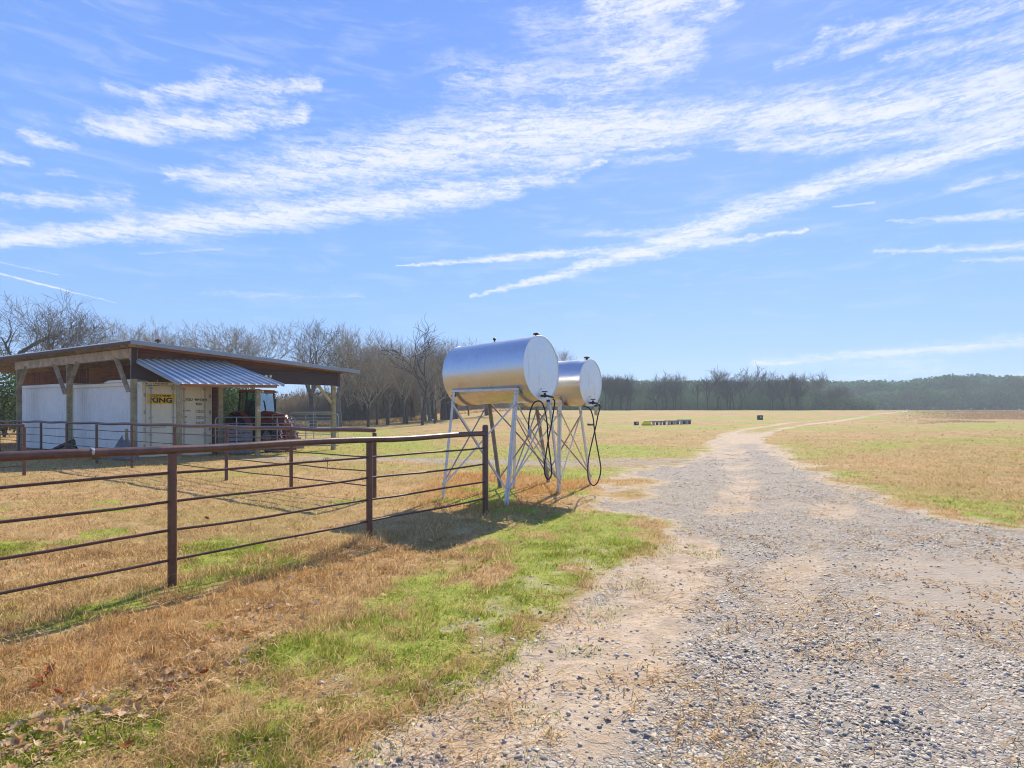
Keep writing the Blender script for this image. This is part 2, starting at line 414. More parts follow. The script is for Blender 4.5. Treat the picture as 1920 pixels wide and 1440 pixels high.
GBAND = [poly([(1100, 795), (1300, 800), (1420, 797), (1300, 805), (1120, 806)]), poly([(1060, 830), (1250, 836), (1330, 850), (1200, 858), (1060, 850)]),
         poly([(1560, 830), (1680, 826), (1740, 838), (1650, 848), (1560, 844)]), poly([(1640, 795), (1800, 792), (1960, 800), (1960, 806), (1780, 800)]),
         poly([(700, 870), (1300, 878), (1200, 890), (1060, 900), (900, 885), (640, 880)]), poly([(600, 800), (800, 815), (860, 840), (620, 860), (500, 850)]),
         poly([(1500, 890), (1600, 880), (1750, 930), (1960, 945), (1960, 985), (1750, 955), (1600, 920)]), poly([(1440, 830), (1500, 826), (1600, 850), (1500, 862)])]
ISLES = [poly([(1145, 901), (1195, 896), (1245, 903), (1200, 912), (1150, 911)]), poly([(1140, 926), (1195, 918), (1215, 930), (1165, 938)])]
MID = poly([(1392, 815), (1440, 803), (1500, 793.5), (1580, 784.5), (1660, 776)])
DIRT = poly([(560, 1560), (680, 1440), (860, 1330), (980, 1240), (1090, 1150), (1190, 1080), (1290, 1000), (1345, 985), (1370, 1010), (1330, 1090), (1260, 1200), (1180, 1330), (1120, 1440), (1060, 1560)])
BROWN2 = poly([(330, 1115), (640, 1035), (720, 1045), (600, 1125), (400, 1225), (200, 1330), (-60, 1420), (-60, 1250)])
def masks(x, y):
    Y = np.maximum(np.hypot(x, y), 1)
    wob = (fbm(x, y, 1.6, 21, 4)-.5)*np.clip(Y*.10, .35, 1.6)+(fbm(x, y, .35, 5, 3)-.5)*np.clip(Y*.09, .3, 1.2)
    soft = np.where(Y < 32, np.clip(Y*.028, .16, .55), .3)
    r = sdf(ROAD, x, y)+wob*np.clip(1.15-sstep(25, 80, Y), .12, 1)
    for isl in ISLES: r = np.minimum(r, -sdf(isl, x, y)+wob*.3)
    lane = sdf(LANE, x, y)+wob*.5
    road = sstep(-1.0, 1.0, r/(soft*2.2)); lane_m = sstep(-1, 1, lane/soft)*(.30+.5*fbm(x, y, 1.3, 77, 3))
    v = np.maximum(np.maximum(sdf(VERGE, x, y), sdf(VERGEB, x, y)), sdf(VERGEC, x, y))+wob*.55
    green = sstep(-.35, .45, v)*np.clip(.34+(fbm(x, y, 2.4, 31, 4)-.36)*2.3, 0.1, .95)
    fld = fbm(x*.55, y, .16, 41, 4)
    far = sstep(.42, .70, fld)*.5
    for g in GBAND:
        far = np.maximum(far, sstep(-1.6, 1.6, (sdf(g, x, y)+wob*.8)/np.clip(Y*.05, .3, 5))*(.10+.95*fbm(x, y, .5, 51, 4)))
    pen = (sdf(PEN, x, y) > 0)
    far = np.where(pen, far*.30, far)*sstep(6.5, 10.5, Y)
    spot = sstep(.62, .74, fbm(x, y, 1.1, 61, 3))*.7*(Y < 14)
    green = np.clip(np.maximum(np.maximum(green, far), spot), 0, 1)
    brown = np.maximum(sstep(-.4, .5, sdf(BROWN, x, y)+wob*.4), .38*sstep(-.3, .4, sdf(BROWN2, x, y)+wob*.5))
    t1 = ldist(TRK1, x, y); t2 = ldist(TRK2, x, y)
    w = np.clip(.10+Y*.012, .2, 1.2)
    trk = np.maximum(1-sstep(.35, 1.3, t1/w/1.9), .75*(1-sstep(.4, 1.3, t2/w/1.6)))
    trk = np.clip(trk*.55+(fbm(x, y, 1.3, 71, 4)-.5)*.8+.9*sstep(26, 60, Y), 0, 1)
    pale = sstep(-.6, .6, sdf(PALE, x, y)+wob)
    grav = np.clip(.98*(1-trk)+(fbm(x, y, .8, 81, 4)-.52)*1.4, .12, .92)*(1-.75*pale)
    dirt = sstep(-.35, .35, sdf(DIRT, x, y)+wob*.5)
    grav = grav*(1-dirt*np.clip(.95-(fbm(x, y, 1.7, 85, 4)-.45)*2.2, .25, 1))
    grav = grav*(sstep(-.2, .9, r/np.clip(Y*.05, .3, 1.5)))
    grav = np.where(r < -.05, grav*.3, grav)
    grav = np.where((lane_m > .4) & (r < 0), .62, grav)
    mid = (1-sstep(.5, 1.6, ldist(MID, x, y)))*sstep(38, 55, Y)
    bare = np.clip(np.maximum(road*(1-.75*mid), lane_m), 0, 1)
    bare = np.maximum(bare, .46*sstep(.50, .64, fbm(x, y, 3.1, 191, 4))*(1-sstep(.5, 1.3, -r))*(Y < 12)*(r < 0))
    litter = 1-sstep(.15, .75, np.abs(sdf(VERGE, x, y)+.15+wob*.3))
    return dict(bare=bare, green=green*(1-.0*bare), orange=brown, grav=grav, pale=pale, litter=litter, rd=np.maximum(r, lane))
PEN = np.array([(-.445, 9.67), (-11.6, 17.7), (-20, 6), (-9, -2.2)])

# ------------------------------------------------------------------ ground material
def ground_mat():
    m = bpy.data.materials.new('field_ground'); m.use_nodes = True; N = NT(m.node_tree); b = N.n['Principled BSDF']
    g = N.n.new('ShaderNodeNewGeometry'); pos = g.outputs['Position']
    flat = N.v('MULTIPLY', pos, (1, 1, .3))
    n1 = N.noise(flat, .35, 5, .6)[0]; n2 = N.noise(flat, 2.6, 6, .65)[0]; n3 = N.noise(flat, 19, 5, .7)[0]; n4 = N.noise(flat, 75, 4, .7)[0]
    lay = N.noise(N.v('MULTIPLY', pos, (.25, 1.1, 1)), .9, 6, .65)[0]
    dry = N.mix(N.mapr(n2, .32, .68), (.41, .24, .09), (.57, .385, .185))
    dry = N.mix(N.mapr(n1, .38, .62), dry, (.37, .27, .09))
    dry = N.mix(N.mapr(lay, .50, .72, 0, .55), dry, (.44, .25, .09))
    dry = N.mix(N.mapr(n3, .52, .72, 0, .60), dry, (.21, .125, .055))
    dry = N.mix(N.mapr(n4, .55, .75, 0, .40), dry, (.60, .43, .23))
    dry = N.mix(N.attr('orange'), dry, N.mix(N.mapr(n3, .35, .65), (.38, .19, .055), (.52, .31, .11)))
    grn = N.mix(N.mapr(n2, .35, .65), (.23, .29, .03), (.38, .41, .07))
    grn = N.mix(N.mapr(n3, .52, .72, 0, .6), grn, (.09, .12, .02))
    gmask = N.mapr(N.m('ADD', N.attr('green'), N.m('MULTIPLY', N.m('SUBTRACT', N.m('ADD', N.m('MULTIPLY', n3, .55), N.m('MULTIPLY', n2, .45)), .5), 1.7)), .18, .66)
    c = N.mix(N.m('MULTIPLY', gmask, .92), dry, grn)
    # bare soil
    soil = N.mix(N.mapr(n2, .35, .65), (.48, .36, .235), (.66, .52, .36))
    soil = N.mix(N.mapr(n3, .50, .70, 0, .6), soil, (.34, .24, .15))
    soil = N.mix(N.mapr(n4, .56, .72, 0, .5), soil, (.20, .17, .15))
    soil = N.mix(N.m('MULTIPLY', N.attr('pale'), .75), soil, (.43, .37, .29))
    # gravel: crushed stone, each cell its own grey
    warp = N.v('ADD', flat, N.v('SCALE', N.noise(flat, 11, 3, .6)[1], scale=.05))
    vo = N.voro(warp, 34); vs = N.sep(vo[1])
    stone = N.mix(vs[0], (.30, .26, .20), (.64, .56, .44))
    stone = N.mix(N.mapr(vs[1], .75, .95), stone, (.52, .39, .27))
    edge = N.voro(warp, 34, 'DISTANCE_TO_EDGE')[0]
    stone = N.mix(N.mapr(edge, .0, .10, .75, 0), stone, (.19, .15, .11))
    vo2 = N.voro(warp, 9); s2 = N.sep(vo2[1])
    cs = N.n.new('ShaderNodeCameraData')
    stone = N.mix(N.mapr(n3, .4, .7, 0, .3), stone, (.62, .56, .49))
    gm = N.mapr(N.m('ADD', N.attr('grav'), N.m('MULTIPLY', N.m('SUBTRACT', N.m('ADD', N.m('MULTIPLY', n3, .6), N.m('MULTIPLY', n2, .4)), .5), 1.6)), .25, .75)
    bare = N.mix(gm, soil, stone)
    strawm = N.mapr(N.m('ADD', n2, N.m('MULTIPLY', n3, .5)), .80, .93, 0, .7)
    bare = N.mix(strawm, bare, (.36, .235, .115))
    bm_ = N.mapr(N.m('ADD', N.attr('bare'), N.m('MULTIPLY', N.m('SUBTRACT', N.m('ADD', N.m('MULTIPLY', n3, .6), N.m('MULTIPLY', n2, .4)), .5), 1.9)), .30, .70)
    col = N.mix(bm_, c, bare)
    # tufts of green survive in the soil near the verge
    N.l.new(col, b.inputs['Base Color']); b.inputs['Roughness'].default_value = .95; b.inputs['Specular IOR Level'].default_value = .15
    h = N.m('ADD', N.m('MULTIPLY', n3, .6), N.m('MULTIPLY', n4, .25))
    h = N.m('ADD', h, N.m('MULTIPLY', N.m('MULTIPLY', N.mapr(edge, 0, .25, 0, 1), gm), N.m('MULTIPLY', vs[2], .5)))
    h = N.m('ADD', h, N.m('MULTIPLY', n2, 1.2))
    bn = N.n.new('ShaderNodeBump'); bn.inputs['Strength'].default_value = .8; bn.inputs['Distance'].default_value = .035
    N.l.new(h, bn.inputs['Height']); N.l.new(bn.outputs[0], b.inputs['Normal'])
    return m
M['ground'] = ground_mat()

# one polar sheet round the yard, fine near the camera; the faces under the gravel become the road
azs = np.concatenate([np.linspace(-58, 58, 620), np.linspace(62, 298, 60)])*pi/180
rs = np.concatenate([[.05], np.geomspace(1.2, 425, 410)])
AZ, RR = np.meshgrid(azs, rs)
GX = RR*np.sin(AZ); GY = RR*np.cos(AZ)
GZm = terrain(GX, np.where(GY > 0, GY, 0))
mk = masks(GX, GY)
rr = RR
GZm = GZm+(fbm(GX, GY, 2.2, 91, 4)-.5)*.05*(rr < 60)*(1-.3*mk['bare'])+(fbm(GX, GY, 9, 95, 2)-.5)*.014*(rr < 15)
# wheel tracks pressed into the road
t1 = ldist(TRK1, GX, GY); t2 = ldist(TRK2, GX, GY)
GZm = GZm-.035*np.exp(-(np.minimum(t1, t2)/.28)**2)*(rr < 40)
nr, na = AZ.shape
V = np.stack([GX, GY, GZm], -1).reshape(-1, 3)
idx = np.arange(nr*na).reshape(nr, na)
i0 = idx[:-1]; i1 = idx[1:]
nxt = lambda a: np.roll(a, -1, axis=1)
Q = np.stack([i0, nxt(i0), nxt(i1), i1], -1).reshape(-1, 4)[:, ::-1]
att = {k: mk[k].reshape(-1) for k in ('bare', 'green', 'orange', 'grav', 'pale')}
isroad = (mk['rd'].reshape(-1)[Q].mean(1) > 0)
def sub(name, Qs, label_kind='structure'):
    used, inv = np.unique(Qs, return_inverse=True)
    o = np_mesh(name, V[used], inv.reshape(Qs.shape), M['ground'], attrs={k: a[used] for k, a in att.items()}, smooth=True)
    o['kind'] = label_kind; return o
g_o = sub('ground', Q[~isroad]); r_o = sub('gravel_road', Q[isroad])
g_o['label'] = 'dry winter pasture with green patches around the yard'
r_o['label'] = 'gravel farm road curving away over the field'
def ground_z(x, y):
    z = terrain(x, np.maximum(y, 0)); R_ = np.hypot(x, y)
    z = z+(fbm(x, y, 2.2, 91, 4)-.5)*.05*(R_ < 60)+(fbm(x, y, 9, 95, 2)-.5)*.014*(R_ < 15)
    return z

# ------------------------------------------------------------------ grass, gravel stones, leaf litter (uncountable)
def scatter(n, ymin, ymax, umax=1.08, power=1.0):
    """points with a density that thins with distance"""
    a = rng.random(n); y = ymin*(ymax/ymin)**(a**power)
    u = (rng.random(n)*2-1)*umax
    return u*y, y
def blades(name, x, y, h, w, lean, tint, green, m, seg2):
    n = len(x); z = ground_z(x, y)-.006
    th = rng.random(n)*2*pi; dx, dy = np.cos(th), np.sin(th)
    ph = rng.random(n)*2*pi; lx, ly = np.cos(ph)*lean, np.sin(ph)*lean
    if seg2:
        P = np.zeros((n, 5, 3))
        for k, (s, f) in enumerate(((-1, 0), (1, 0), (.8, .55), (-.8, .55))):
            P[:, k, 0] = x+dx*w*s/2+lx*f*f*h; P[:, k, 1] = y+dy*w*s/2+ly*f*f*h; P[:, k, 2] = z+h*f
        P[:, 4, 0] = x+lx*h; P[:, 4, 1] = y+ly*h; P[:, 4, 2] = z+h*np.sqrt(np.clip(1-(lean*.8)**2, .05, 1))
        o = np.arange(n)[:, None]*5
        F3 = np.concatenate([o+[0, 1, 2], o+[0, 2, 3], o+[3, 2, 4]], 0); kk = 5
    else:
        P = np.zeros((n, 3, 3))
        P[:, 0] = np.stack([x-dx*w/2, y-dy*w/2, z], -1); P[:, 1] = np.stack([x+dx*w/2, y+dy*w/2, z], -1)
        P[:, 2] = np.stack([x+lx*h, y+ly*h, z+h*.85], -1)
        F3 = np.arange(n*3).reshape(n, 3); kk = 3
    o = np_mesh(name, P.reshape(-1, 3), F3, m, attrs={'tint': np.repeat(tint, kk), 'green': np.repeat(green, kk)})
    return o
M['grass'] = None
def grass_mat():
    m = bpy.data.materials.new('grass_blades'); m.use_nodes = True; N = NT(m.node_tree); N.n.remove(N.n['Principled BSDF'])
    t = N.attr('tint')
    dry = N.mix(t, (.28, .155, .05), (.92, .66, .33))
    grn = N.mix(t, (.12, .18, .015), (.48, .56, .065))
    org = N.mix(t, (.38, .19, .05), (.76, .47, .18))
    g = N.attr('green')
    c = N.mix(N.mapr(g, .2, .8, smooth=False), dry, grn)
    c = N.mix(N.mapr(g, -.1, -.9, smooth=False), c, org)
    d = N.n.new('ShaderNodeBsdfDiffuse'); tr = N.n.new('ShaderNodeBsdfTranslucent'); N.l.new(c, d.inputs[0]); N.l.new(c, tr.inputs[0])
    mx = N.n.new('ShaderNodeMixShader'); mx.inputs[0].default_value = .45
    N.l.new(d.outputs[0], mx.inputs[1]); N.l.new(tr.outputs[0], mx.inputs[2]); N.l.new(mx.outputs[0], N.n['Material Output'].inputs[0]); return m
M['grass'] = grass_mat()
def grass(name, n, y0, y1, seg2, power, wmin, label, hs=1.0):
    x, y = scatter(n, y0, y1, power=power)
    mkk = masks(x, y)
    # bunch them
    cl = fbm(x, y, 5, 101, 4)
    p = np.clip(1-mkk['bare']*1.15, 0, 1)*np.clip(.25+1.5*(cl-.25), .1, 1)
    p = p*(1-.97*sstep(24, 60, y))
    p = np.maximum(p, (mkk['bare'] > .3)*(fbm(x, y, 3.4, 111, 3) > .56)*.30*(1-sstep(.3, 1.1, mkk['rd'])))
    keep = rng.random(n) < p
    x, y = x[keep], y[keep]; cl = cl[keep]; mkk = {k: v[keep] for k, v in mkk.items()}
    n = len(x)
    patch = fbm(x, y, 1.6, 31, 4)
    isg = rng.random(n) < .75*(mkk['bare'] > .35)+np.clip(mkk['green']*1.15-.10+(patch-.5)*1.5, .02, .88)
    fence = 1-sstep(.1, .55, ldist(np.array([(-.445, 9.67), (-7.5, -.1)]), x, y)+.10*fbm(x, y, 3, 7, 2))
    base = np.where(isg, .024+.025*rng.random(n), .028+.046*rng.random(n))
    h = base*(.30+1.7*cl**1.3*(.6+.9*(fbm(x, y, 2.3, 141, 3)-.2)))*hs*np.where(rng.random(n) < .03, 1.8, 1)
    h *= 1+.9*fence*(~isg)+.9*mkk['orange']
    h *= np.where(mkk['bare'] > .35, .6, 1)
    dist = np.hypot(x, y)
    w = np.maximum(wmin*(1+.7*isg)*rng.uniform(.6, 1.3, n), .00085*dist)
    tint = np.clip(rng.random(n)**1.15*.95-.05+.35*(fbm(x, y, 4, 131, 2)-.5)+.1, 0, 1)
    gval = np.where(isg, 1.0-.25*rng.random(n), np.where(rng.random(n) < mkk['orange'], -1.0, 0.0+.12*rng.random(n)))
    o = blades(name, x, y, h, w, np.clip(rng.normal(.75, .35, n), .05, 1.6), tint, gval, M['grass'], seg2)
    o['kind'] = 'stuff'; o['label'] = label
    return o
grass('grass', 300000, 2.2, 7.5, True, .85, .0032, 'short dry and green grass in the verge nearest the camera')
grass('grass', 430000, 6.8, 62, False, 1.15, .005, 'short tan and green grass of the yard and pen', 1.05)

def stones(n, name):
    x, y = scatter(n, 2.1, 26, power=1.0)
    mk2 = masks(x, y)
    p = np.clip(mk2['grav']*1.0-.12, 0, 1)*(.20+.75*sstep(.38, .6, fbm(x, y, 3.0, 171, 3)))*(mk2['bare'] > .3)
    p = np.maximum(p, .13*(mk2['bare'] > .3))
    keep = rng.random(n) < p
    x, y = x[keep], y[keep]; n = len(x)
    dist = np.hypot(x, y)
    s = np.exp(rng.normal(math.log(.0090), .42, n)); s = np.clip(s, .0035, .020); s = np.maximum(s, .0010*dist)
    z = ground_z(x, y)
    t1_ = ldist(TRK1, x, y); t2_ = ldist(TRK2, x, y); z = z-.035*np.exp(-(np.minimum(t1_, t2_)/.28)**2)
    # irregular flattened 8-corner chips
    base = np.array([(-1, -1, -1), (1, -1, -1), (1, 1, -1), (-1, 1, -1), (-1, -1, 1), (1, -1, 1), (1, 1, 1), (-1, 1, 1)], float)
    P = base[None]*.8+rng.uniform(-.42, .42, (n, 8, 3))
    P[:, 4:, :2] *= .68
    P *= np.stack([rng.uniform(.8, 1.55, n), rng.uniform(.6, 1.0, n), rng.uniform(.18, .45, n)], -1)[:, None]*s[:, None, None]
    a = rng.random(n)*2*pi; ca, sa = np.cos(a)[:, None], np.sin(a)[:, None]
    tl = rng.normal(0, .22, n)[:, None]; tm = rng.normal(0, .22, n)[:, None]
    X = P[..., 0]*ca-P[..., 1]*sa; Yy = P[..., 0]*sa+P[..., 1]*ca; Zz = P[..., 2]+X*tl+Yy*tm
    V3 = np.stack([X+x[:, None], Yy+y[:, None], Zz+z[:, None]+s[:, None]*.18], -1).reshape(-1, 3)
    o = np.arange(n)[:, None, None]*8
    fq = np.array([(4, 5, 6, 7), (0, 1, 5, 4), (1, 2, 6, 5), (2, 3, 7, 6), (3, 0, 4, 7)])[None]
    Fq = (o+fq).reshape(-1, 4)
    ob = np_mesh(name, V3, Fq, M['stone'], attrs={'tint': np.repeat(rng.random(n), 8)})
    ob['kind'] = 'stuff'; ob['label'] = 'loose crushed grey gravel on the road'; return ob
def stone_mat():
    m = bpy.data.materials.new('gravel_stone'); m.use_nodes = True; N = NT(m.node_tree); b = N.n['Principled BSDF']
    r = N.n.new('ShaderNodeValToRGB'); N.l.new(N.attr('tint'), r.inputs[0]); cr = r.color_ramp
    cr.elements[0].color = (.19, .16, .12, 1); cr.elements[1].color = (.76, .65, .49, 1)
    for p, c in ((.35, (.37, .32, .26, 1)), (.62, (.53, .47, .375, 1)), (.8, (.54, .40, .25, 1)), (.86, (.62, .53, .41, 1))):
        e = cr.elements.new(p); e.color = c
    N.l.new(r.outputs[0], b.inputs['Base Color']); b.inputs['Roughness'].default_value = .7; b.inputs['Specular IOR Level'].default_value = .35; return m
M['stone'] = stone_mat()
stones(125000, 'gravel')

# straw and dead stems lying on the gravel
def straws(n):
    x, y = scatter(n, 2.2, 14)
    mk2 = masks(x, y)
    p = np.clip((fbm(x, y, 1.5, 151, 4)-.46)*5, .03, 1)*(mk2['bare'] > .4)+.35*mk2['litter']*(mk2['bare'] < .5)
    keep = rng.random(n) < p
    x, y = x[keep], y[keep]; n = len(x); z = ground_z(x, y)+rng.uniform(.004, .022, n)
    a = rng.normal(.6, .8, n); L = rng.uniform(.03, .16, n); w = np.maximum(.0018, .0007*y)
    bend = rng.normal(0, .35, n)
    P = np.zeros((n, 6, 3))
    for k in range(3):
        f = (k-1)*.5; aa = a+bend*f
        cx = x+np.cos(a)*L*f-np.sin(a)*bend*L*f*f; cy = y+np.sin(a)*L*f+np.cos(a)*bend*L*f*f
        for j, s in enumerate((-1, 1)):
            P[:, k*2+j] = np.stack([cx-np.sin(aa)*w*s, cy+np.cos(aa)*w*s, z+.008*(1-abs(f)*2)], -1)
    o = np.arange(n)[:, None]*6
    Fq = np.concatenate([o+[0, 2, 3, 1], o+[2, 4, 5, 3]], 0)
    ob = np_mesh('straw', P.reshape(-1, 3), Fq, M['grass'], attrs={'tint': np.repeat(rng.random(n), 6), 'green': np.zeros(n*6)})
    ob['kind'] = 'stuff'; ob['label'] = 'loose straw and dead stems scattered over the gravel'
straws(24000)
def stems(n):
    # long pale dead stems tangled through the dry grass
    x, y = scatter(n, 2.3, 12); mk2 = masks(x, y)
    keep = (mk2['bare'] < .4) & (rng.random(n) < np.clip(1.1-mk2['green'], .15, 1)*np.clip((fbm(x, y, 2.1, 181, 3)-.3)*3.2, .05, 1))
    x, y = x[keep], y[keep]; n = len(x); z = ground_z(x, y)+rng.uniform(.012, .04, n)
    a = rng.random(n)*2*pi; L = rng.uniform(.05, .19, n); w = np.maximum(.0016, .0006*y); bend = rng.normal(0, .8, n); rise = rng.normal(.02, .03, n)
    P = np.zeros((n, 8, 3))
    for k in range(4):
        f = k/3-.5; aa = a+bend*f*2
        cx = x+np.cos(a)*L*f-np.sin(a)*bend*L*f*f; cy = y+np.sin(a)*L*f+np.cos(a)*bend*L*f*f
        for j, s in enumerate((-1, 1)):
            P[:, k*2+j] = np.stack([cx-np.sin(aa)*w*s, cy+np.cos(aa)*w*s, z+rise*f+.03*(1-4*f*f)], -1)
    o = np.arange(n)[:, None]*8
    Fq = np.concatenate([o+[0, 2, 3, 1], o+[2, 4, 5, 3], o+[4, 6, 7, 5]], 0)
    ob = np_mesh('dead_stems', P.reshape(-1, 3), Fq, M['grass'], attrs={'tint': np.repeat(rng.random(n)**.6, 8), 'green': np.zeros(n*8)})
    ob['kind'] = 'stuff'; ob['label'] = 'long pale dead stems tangled in the grass'
stems(13000)

# leaves: lobed oak leaves, curled
def leaf_mesh(seed):
    r = random.Random(seed); n = 9; L = 1.0
    prof = [.05, .16, .12, .30, .17, .40, .20, .30, .03]
    vs = []; fs = []
    curl = r.uniform(.5, 1.3); tw = r.uniform(-.5, .5)
    for i in range(n):
        t = i/(n-1); wd = prof[i]*r.uniform(.8, 1.15)
        zc = curl*.5*(t-.5)**2*r.uniform(.8, 1.2); sk = tw*(t-.5)
        vs += [(t-.5, -wd, zc+wd*curl*.9*r.uniform(.6, 1.2)-sk*wd), (t-.5, 0, zc), (t-.5, wd, zc+wd*curl*.9*r.uniform(.6, 1.2)+sk*wd)]
    for i in range(n-1):
        a = i*3; fs += [(a, a+1, a+4, a+3), (a+1, a+2, a+5, a+4)]
    return vs, fs
def leaf_mat(name, a, b):
    m = bpy.data.materials.new(name); m.use_nodes = True; N = NT(m.node_tree); N.n.remove(N.n['Principled BSDF'])
    oi = N.n.new('ShaderNodeObjectInfo'); c = N.mix(oi.outputs['Random'], a, b)
    d = N.n.new('ShaderNodeBsdfDiffuse'); tr = N.n.new('ShaderNodeBsdfTranslucent'); N.l.new(c, d.inputs[0]); N.l.new(c, tr.inputs[0])
    mx = N.n.new('ShaderNodeMixShader'); mx.inputs[0].default_value = .3
    N.l.new(d.outputs[0], mx.inputs[1]); N.l.new(tr.outputs[0], mx.inputs[2]); N.l.new(mx.outputs[0], N.n['Material Output'].inputs[0]); return m
M['leaf'] = leaf_mat('fallen_leaf', (.46, .25, .10), (.82, .62, .38))
M['leaf_red'] = leaf_mat('rust_leaf', (.30, .08, .025), (.46, .17, .06))
def leaf_mb(s, m):
    vs, fs = leaf_mesh(s); me = bpy.data.meshes.new('fallen_leaf'); me.from_pydata(vs, [], fs); me.materials.append(m)
    for p in me.polygons: p.use_smooth = True
    return me
LM = [leaf_mb(s, M['leaf']) for s in range(5)]; LR = [leaf_mb(s+20, M['leaf_red']) for s in range(3)]
cnt = 0
def put_leaf(x, y, red=False, size=None):
    o = bpy.data.objects.new('fallen_leaf', R.choice(LR if red else LM)); COL.objects.link(o)
    s = size or R.uniform(.040, .080)
    o.location = (x, y, float(ground_z(np.array([x]), np.array([y]))[0])+.022+s*.12)
    o.scale = (s, s, s); o.rotation_euler = (R.uniform(-.5, .5)+(pi if R.random() < .25 else 0), R.uniform(-.45, .45), R.uniform(0, 6.28))
    if red: tag(o, 'rust red curled oak leaf lying in the dry grass', 'leaf', 'rust red oak leaves in the grass')
    else: tag(o, 'tan curled oak leaf lying on the grass', 'leaf', 'tan fallen oak leaves on the grass')
for (px, py) in ((285, 1232), (300, 1258), (385, 1274), (85, 1285), (110, 1305), (70, 1300), (460, 1196), (650, 930), (1022, 1046), (238, 1410), (155, 1064), (388, 978), (905, 1060), (720, 1073), (95, 1275), (325, 1295)):
    h_ = hit(px, py); put_leaf(h_.x, h_.y, True, R.uniform(.06, .10))
xs, ys = scatter(9000, 2.6, 8.5, .9, 1.25)
ml = masks(xs, ys); DRIFT = poly([(700, 1035), (600, 1085), (480, 1175), (385, 1250), (230, 1310), (60, 1400)])
pr = (.012+1.0*(1-sstep(.1, .45, ldist(DRIFT, xs, ys))))*(ml['bare'] < .35)
sel = rng.permutation(np.nonzero(rng.random(len(xs)) < pr)[0])[:284]
for i in sel: put_leaf(float(xs[i]), float(ys[i]))
M['litter'] = leafmat('leaf_crumbs', (.20, .105, .045), (.66, .47, .28), trans=.2)
# crumbs of broken leaves
xs, ys = scatter(60000, 2.4, 16); ml = masks(xs, ys)
kp = rng.random(len(xs)) < (.45*(fbm(xs, ys, 1.7, 165, 3) > .42)+.9*(1-sstep(.1, .5, ldist(DRIFT, xs, ys))))*(ml['bare'] < .6)
xs, ys = xs[kp], ys[kp]; n = len(xs); zs = ground_z(xs, ys)
sz = np.maximum(rng.uniform(.004, .011, n), .0010*ys)
P = rng.normal(0, 1, (n, 4, 3))*.12+np.array([(-1, -.5, .1), (1, -.4, .3), (.8, .5, .1), (-.9, .45, .35)])[None]
P *= sz[:, None, None]; a = rng.random(n)*6.28
Xr = P[..., 0]*np.cos(a)[:, None]-P[..., 1]*np.sin(a)[:, None]; Yr = P[..., 0]*np.sin(a)[:, None]+P[..., 1]*np.cos(a)[:, None]
VV = np.stack([Xr+xs[:, None], Yr+ys[:, None], P[..., 2]+zs[:, None]+.028], -1).reshape(-1, 3)
o = np_mesh('leaf_litter', VV, np.arange(n*4).reshape(n, 4), M['litter'], attrs={'tint': np.repeat(rng.random(n), 4), 'green': np.zeros(n*4)})
o['kind'] = 'stuff'; o['label'] = 'broken leaf litter in the grass'
# ------------------------------------------------------------------ pipe fences
FN = Vector((-.584, -.812, 0)); FA = Vector((-.812, .584, 0)); CORNER = Vector((-.445, 9.67, 0))
def fence(a, d, ts, t_end, label, top_r=.041, post_r=.041, start_post=None, far=False):
    t = empty('pipe_fence', a, 0, label, 'fence', 'brown pipe fences round the pen')
    n = 8 if far else 14
    inv = Vector(a)
    def P(tt, z): p = a+d*tt; return Vector((p.x, p.y, z+gz(p.x, p.y)))-inv
    edges = ([0.0] if start_post else [])+list(ts)
    if start_post:
        m = MB(); p = P(0, 0); m.tube([p+Vector((0, 0, -.1)), p+Vector((0, 0, 1.455)), p+Vector((0, 0, 1.482)), p+Vector((0, 0, 1.492))], [.050, .050, .042, .02], 16)
        tag(m.build('post', M['pipe'], t, smooth=True), 'taller capped corner post')
    for tt in ts:
        m = MB(); p = P(tt, 0); m.tube([p+Vector((0, 0, -.1)), p+Vector((0, 0, 1.30))], post_r, n); m.build('post', M['pipe'], t, smooth=True)
    # top rail as one long welded pipe, slightly sagging between posts
    seq = edges+[t_end]; pts = []
    for i in range(len(seq)-1):
        for k in range(6):
            f = k/6; tt = seq[i]+(seq[i+1]-seq[i])*f
            pts.append(P(tt, 1.345-.012*sin(pi*f)+(.012*sin(tt*2.3))))
    pts.append(P(t_end, 1.345))
    MB().tube(pts, top_r, n).build('top_rail', M['pipe'], t, smooth=True)
    for z in (1.11, .83, .545, .262):
        pts = []
        for i in range(len(seq)-1):
            for k in range(5):
                f = k/5; tt = seq[i]+(seq[i+1]-seq[i])*f
                q = P(tt, z-.010*sin(pi*f)+.006*sin(tt*3+z*9)); pts.append(q)
        pts.append(P(t_end, z))
        MB().tube(pts, .0135, 8 if not far else 6).build('rod_rail', M['pipe_thin'], t, smooth=True)
    return t
near = fence(CORNER, FN, [2.47, 4.93, 7.4, 9.85, 12.3], 12.4, 'long brown pipe fence running from the tanks towards the lower left foreground', start_post=True)
# weld bead on the near rail
def on_line(px, base, d):
    u = (px-CX)/F; return (u*base.y-base.x)/(d.x-u*d.y)
tw = on_line(172, CORNER, FN)
pw_ = FN*tw
MB().tube([pw_+Vector((0, 0, 1.345))-FN*.012, pw_+Vector((0, 0, 1.345)), pw_+Vector((0, 0, 1.345))+FN*.012], [.0415, .044, .0415], 14).build('weld_joint', M['weld'], near, smooth=True)
